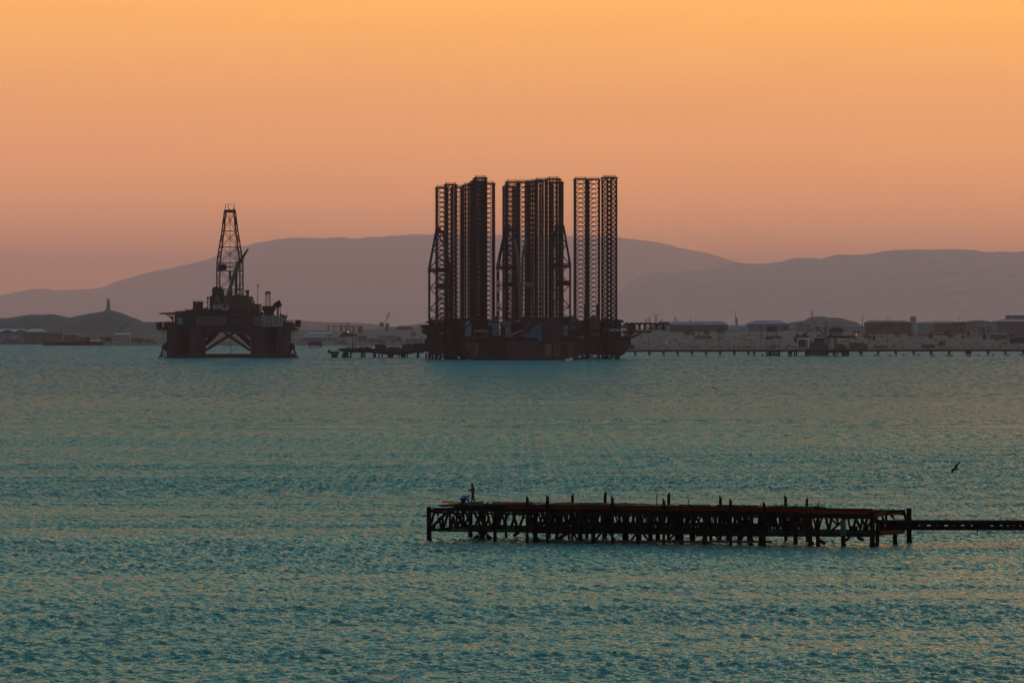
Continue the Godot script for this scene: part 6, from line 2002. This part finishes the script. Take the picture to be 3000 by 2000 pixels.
func make_platforms() -> void:
	var d := 3385.0
	org = at(2265, 1043, d)
	org.y = 0.0
	# W1: pale legs, blue deck and a rusty box on stilts
	var t := thing("small_platform", "small platform on pale legs with a rusty box raised over its deck", "platform", org)
	for q in [[2244, 2247], [2250, 2262], [2266, 2270], [2273, 2277], [2280, 2286]]:
		pbox("pile", q[0], 1028, q[1], 1047, d, 3, M.tide, t)
	pbox("base", 2244, 1027, 2286, 1032, d - 1, 10, M.tide, t)
	pbox("lower_brace", 2244, 1036, 2286, 1041, d + 2, 4, M.tide, t)
	for x in [2245, 2254, 2263.5, 2284]:
		pbox("leg", x - 1.0, 991, x + 1.0, 1027, d + 1, 0.6, M.platformgrey, t)
	for q in [[2258, 993, 2276, 1012], [2276, 1012, 2284, 1014], [2245, 1018, 2284, 1018], [2262, 1026, 2268, 1014]]:
		pbar("brace", q[0], q[1], q[2], q[3], d + 1, 0.45, M.platformgrey, t)
	pslab("deck", [[2240, 992], [2244, 987], [2248, 986], [2288, 986], [2289, 991], [2262, 991], [2250, 994]], d, 8, M.navy, t)
	for x in [2248.5, 2276]:
		pbox("post", x - 0.8, 970, x + 0.8, 986, d + 1, 0.6, M.navy, t)
	pbox("box", 2248, 958, 2275, 972, d, 6, M.rustroof, t)
	pbox("box_roof", 2247, 956, 2276, 958, d - 0.2, 6.4, M.rustroof, t)
	for k in 6:
		pbox("deck_gear", 2251 + k * 5.5, 982.5, 2253 + k * 5.5, 986, d + 2, 1, M.navy, t)
	t.set_meta("label", "small platform on pale legs with a rusty box raised over its deck")
	# W2: white frame, dark red inside, blue crane
	org = at(2345, 1043, d)
	org.y = 0.0
	t = thing("small_platform", "small platform with a white frame and a small dark blue crane", "platform", org)
	for q in [[2309, 2312], [2314, 2317], [2319, 2321], [2326, 2330], [2332, 2336], [2358, 2368], [2370, 2373]]:
		pbox("pile", q[0], 1028, q[1], 1047, d, 2.5, M.tide, t)
	pbox("base", 2308, 1026, 2374, 1030, d - 1, 10, M.tide, t)
	for x in [2337, 2368]:
		pbox("frame_post", x - 0.9, 992, x + 0.9, 1020, d, 0.5, M.white, t)
	pbox("frame_top", 2337, 990.5, 2368, 992.5, d, 0.5, M.white, t)
	pbox("container", 2339, 994, 2358, 1014, d + 1, 6, M.maroon, t)
	pbox("container", 2359, 998, 2366, 1020, d + 1, 5, M.platformgrey, t)
	pbox("deck", 2328, 1014, 2372, 1021, d + 0.5, 9, M.platformgrey, t)
	pbox("upper_deck", 2334, 983, 2368, 990, d, 8, M.rustroof, t)
	pbox("side_box", 2328, 986, 2336, 1004, d, 5, M.maroon, t)
	pbox("side_box", 2333, 976, 2339, 984, d, 3, M.navy, t)
	pslab("crane_cab", [[2353, 984], [2352, 976], [2356, 975.5], [2362, 974], [2362, 984]], d, 2.5, M.navy, t)
	pbar("crane_boom", 2358, 977, 2379, 965, d, 0.7, M.navy, t)
	pbar("crane_wire", 2379, 965, 2384, 976, d, 0.12, M.navy, t)
	# a work boat with a red hull and a crane, between the platforms
	org = at(2392, 1043, 3460)
	org.y = 0.0
	var dd := 3460.0
	t = thing("work_boat", "dark red work boat with a white wheelhouse and a raised crane behind the trestle", "boat", org)
	pslab("hull", [[2366, 1041], [2362, 1016], [2372, 1012], [2390, 1013], [2424, 1010], [2428, 1016], [2420, 1041]], dd, 12, M.maroon, t)
	pslab("bulwark", [[2370, 1013], [2376, 1003], [2400, 1001], [2424, 1006], [2424, 1011], [2390, 1013]], dd - 0.3, 11, M.maroon, t)
	pbox("wheelhouse", 2390, 979, 2408, 990, dd - 1, 7, M.roofwhite, t)
	pbox("wheelhouse_windows", 2391, 982, 2407, 984.5, dd - 1.2, 0.6, M.window, t)
	pbox("deckhouse", 2386, 990, 2414, 1004, dd, 9, M.maroon, t)
	pbar("crane_boom", 2406, 972, 2391, 957.5, dd - 3, 1.1, M.navy, t)
	pbar("crane_post", 2406, 972, 2416, 990, dd - 3, 1.0, M.platformgrey, t)
	pbar("hook", 2391, 958, 2391.5, 972, dd - 3, 0.2, M.navy, t)
	pbox("hook_block", 2390.4, 970, 2392.6, 974, dd - 3, 0.5, M.navy, t)
	for x in [2415, 2421.5]:
		pbar("mast", x, 995, x, 952 if x > 2420 else 958, dd - 2, 0.5, M.navy, t)
	for y in [960, 966, 972]:
		pbar("mast_rung", 2415, y, 2421.5, y, dd - 2, 0.3, M.navy, t)
	pbar("topmast", 2421.5, 952, 2420.5, 939, dd - 2, 0.35, M.navy, t)
	pbox("cargo", 2416, 985, 2436, 1006, dd - 1, 8, M.platformgrey, t)
	put("radar_dome", B().ball(lc(2407, 967, dd), Vector3(0.7, 0.9, 0.7), 8), M.roofwhite, t)
	# W4: the larger one with a maroon block on top
	org = at(2457, 1043, d)
	org.y = 0.0
	t = thing("small_platform", "larger rusty platform with a maroon block on top and a helipad at its right", "platform", org)
	for q in [[2416, 2419], [2421, 2428], [2440, 2444], [2446, 2450], [2454, 2457], [2466, 2477], [2478, 2488]]:
		pbox("pile", q[0], 1028, q[1], 1047, d, 3, M.tide, t)
	pbar("raked_pile", 2408, 1046, 2412, 1029, d, 0.6, M.tide, t)
	pslab("base", [[2408, 1031], [2412, 1028], [2427, 1026], [2440, 1022], [2488, 1022], [2488, 1031], [2470, 1033], [2428, 1033]], d - 1, 12, M.tide, t)
	pslab("plant", [[2448, 1022], [2450, 1012], [2462, 1006], [2472, 1010], [2478, 1016], [2480, 1022]], d, 8, M.rustroof, t)
	for x in [2417, 2422, 2427, 2432]:
		pbox("leg", x - 0.6, 1006, x + 0.6, 1026, d, 0.8, M.navy, t)
	for x in [2444, 2450]:
		pbox("leg", x - 1.8, 990, x + 1.8, 1024, d + 1, 1.6, M.maroon, t)
	for x in [2483, 2487.5]:
		pbox("leg", x - 0.9, 989, x + 0.9, 1024, d + 1, 0.6, M.platformgrey, t)
	pbox("deck", 2424, 984, 2506, 989.5, d, 14, M.steel, t)
	pbox("helipad", 2490, 984, 2508, 990, d - 2, 14, M.navy, t)
	pbox("house", 2437, 973, 2468, 984, d, 9, M.platformgrey, t)
	pbox("house", 2430, 976, 2437, 984, d, 8, M.rustroof, t)
	pslab("top_block", [[2429, 972], [2431, 963], [2440, 960], [2458, 957.5], [2470, 961], [2472, 968], [2470, 973], [2432, 973]], d, 9, M.maroon, t)
	pslab("crane_base", [[2416, 1000], [2420, 986], [2428, 988], [2432, 996], [2428, 1012], [2420, 1012]], d + 1, 4, M.platformgrey, t)
	put("dome", B().ball(lc(2429.5, 958, d + 2), Vector3.ONE * 0.9, 10), M.roofwhite, t)
	pbox("white_cabin", 2430, 989.5, 2437, 993.5, d - 0.5, 3, M.roofwhite, t)
	t = start("street_lamp", "small orange lamp glowing right of the larger rusty platform", "street lamp", 2509, 4700)
	ptube("pole", 2509, 996, 2509, 981.5, 4700, 0.12, M.lattice, t)
	lamp(t, 2509, 980.3, 4700, Color(1.0, 0.45, 0.22), 0.6)
	t = start("red_barge", "low dark red barge or bank wall right of the larger platform", "barge", 2520, 4150, "", 0.0)
	pslab("hull", [[2488, 1024], [2488, 1003], [2530, 1004], [2540, 1008], [2542, 1024]], 4140, 10, M.maroon, t)


func make_jetty() -> void:
	var d := 3188.0
	org = at(978, 1047, d)
	org.y = 0.0
	var t := thing("tilted_caisson", "tilted dark broken caisson standing alone at the left end of the old jetty", "caisson", org)
	pslab("block", [[971, 1050], [970.5, 1036], [966, 1035], [970, 1029], [989, 1028.5], [993, 1032.5], [985.5, 1050]], d, 6, M.tide, t)
	pslab("arm", [[960, 1033], [961, 1023], [965, 1022], [967, 1027], [971, 1029], [971, 1036], [966, 1035]], d, 5, M.tide, t)
	pbox("lip", 985, 1027.6, 988, 1029, d, 4, M.tide, t)
	org = at(1120, 1047, d)
	org.y = 0.0
	t = thing("old_jetty", "sagging dark old jetty with tanks and a mast left of the jack-up rigs", "jetty", org)
	pslab("deck", [[990, 1026], [992, 1022], [1006, 1020.5], [1012, 1020], [1020, 1021], [1046, 1020], [1095, 1021], [1130, 1024], [1180, 1026], [1240, 1022], [1240, 1035], [1224, 1032], [1200, 1037], [1180, 1040], [1150, 1039.5], [1130, 1038], [1096, 1034], [1060, 1032.5], [1034, 1032], [1004, 1030]], d, 14, M.black, t)
	pslab("footing", [[1001, 1046.8], [1002, 1042], [1006, 1031], [1020, 1031], [1021, 1046.8]], d + 1, 8, M.tide, t)
	pslab("footing", [[1025, 1046.8], [1026, 1031], [1034, 1031], [1029, 1038], [1029.5, 1046.8]], d + 1, 8, M.tide, t)
	pbox("footing_foot", 1001, 1044, 1030, 1048, d + 2, 7, M.tide, t)
	for q in [[1057, 1062.5, 0], [1064, 1068, 0], [1070, 1072.5, 1.0], [1093, 1101, 0], [1107.5, 1111.5, 0], [1117.5, 1121, 0], [1135, 1153, 0], [1168, 1170.5, 0], [1174.5, 1188, 0], [1192, 1195, 0], [1221, 1228, 0]]:
		if q[2] > 0.0:
			pbar("raked_pile", q[1], 1048, q[0] - 2, 1032, d + 2, 0.5, M.tide, t)
		else:
			pbox("pile", q[0], 1030, q[1], 1050, d + 2, 4, M.tide, t)
	pslab("tank", [[1099, 1024], [1099, 1010], [1103, 1008], [1122, 1007.5], [1128, 1009.5], [1132, 1013], [1132, 1026]], d - 1, 10, M.jettygrey, t)
	pslab("tank", [[1178, 1028], [1178, 1010], [1184, 1007.5], [1203, 1007], [1210, 1010], [1211, 1028]], d - 1, 10, M.jettygrey, t)
	pslab("spoil_heap", [[1130, 1028], [1134, 1018], [1146, 1015], [1166, 1016], [1180, 1020], [1182, 1030]], d - 0.5, 12, M.brown, t)
	pbox("container", 1210, 1005, 1246, 1030, d - 2, 12, M.hull_dark, t)
	pslab("scrap_heap", [[1064, 1022], [1067, 1016], [1075, 1014.5], [1082, 1016], [1086, 1022]], d - 1, 8, M.black, t)
	pbox("bollard", 1087.5, 1011, 1089.5, 1022, d - 1, 0.8, M.black, t)
	for x in [991, 999, 1004, 1009, 1049, 1055]:
		pbox("bollard", x, 1019, x + 2.0, 1023, d - 1, 0.8, M.black, t)
	t = thing("navigation_mast", "slender dark mast on the old jetty with a dull red foot", "mast", org)
	ptube("pole", 1034, 1022, 1034, 962, d + 3, 0.28, M.steel, t, 0.16)
	pslab("foot", [[1030.5, 1021], [1031.5, 1013], [1036, 1013], [1037, 1021]], d + 2, 1.2, M.maroon, t)
	pbox("platform", 1027, 1009.5, 1039, 1011, d + 2, 1.2, M.steel, t)
	t = thing("striped_post", "black and white striped navigation post on the old jetty", "post", org)
	for k in 9:
		pbox("band", 1041.4, 980 + k * 4.4, 1044.8, 984.4 + k * 4.4, d + 3, 0.7, M.roofwhite if k % 2 else M.black, t)
	pbox("head", 1040.4, 977.8, 1045.8, 980, d + 2.8, 1.0, M.black, t)
	pbox("foot", 1039, 1018, 1047, 1021, d + 2.6, 1.6, M.black, t)
	t = thing("rowing_boat", "pale overturned boat lying on the old jetty beside the mast", "boat", org)
	put("hull", B().ball(lc(1022, 1020.5, d - 0.5), Vector3(1.9, 1.3, 1.0), 12, 0.0, 0.5), M.tan, t)
	put("keel", B().bar(lc(1015, 1015.5, d - 0.5), lc(1029, 1015.5, d - 0.5), 0.12), M.brown, t)
	t = thing("crate_stack", "small pale crates on the old jetty right of the striped post", "crates", org)
	for q in [[1050, 1016, 1056, 1021], [1057, 1014.5, 1064, 1021]]:
		pbox("crate", q[0], q[1], q[2], q[3], d + 1, 1.4, M.grey, t)
	# the far group of piles
	org = at(923, 1018, 4880)
	org.y = 0.0
	t = thing("mooring_dolphin", "lone cluster of dark piles with a slab on top left of the old jetty", "pile cluster", org)
	pslab("slab", [[903, 1010], [904, 1003], [912, 1001], [940, 1001], [943, 1004], [943, 1012], [903, 1012]], 4880, 6, M.darkstone, t)
	for x in [905, 910.5, 917.5, 925.5, 932, 938, 942]:
		pbox("pile", x - 1.6, 1010, x + 1.6, 1021, 4881, 2, M.darkstone, t)


func make_shore_things() -> void:
	M.platformgrey = plain(0.13, 0.135, 0.15, 0.85)
	M.navy = plain(0.030, 0.033, 0.052, 0.8)
	M.maroon = plain(0.075, 0.040, 0.042, 0.85)
	M.jettygrey = plain(0.035, 0.032, 0.034, 0.9)
	make_shore()
	make_trestle()
	make_platforms()
	make_jetty()


func _ready() -> void:
	rng.seed = 1
	make_camera_and_light()
	make_sea()
	make_land()
	make_pier()
	make_people()
	make_birds()
	make_rig_materials()
	make_floating_rig()
	make_jackups()
	make_shore_things()
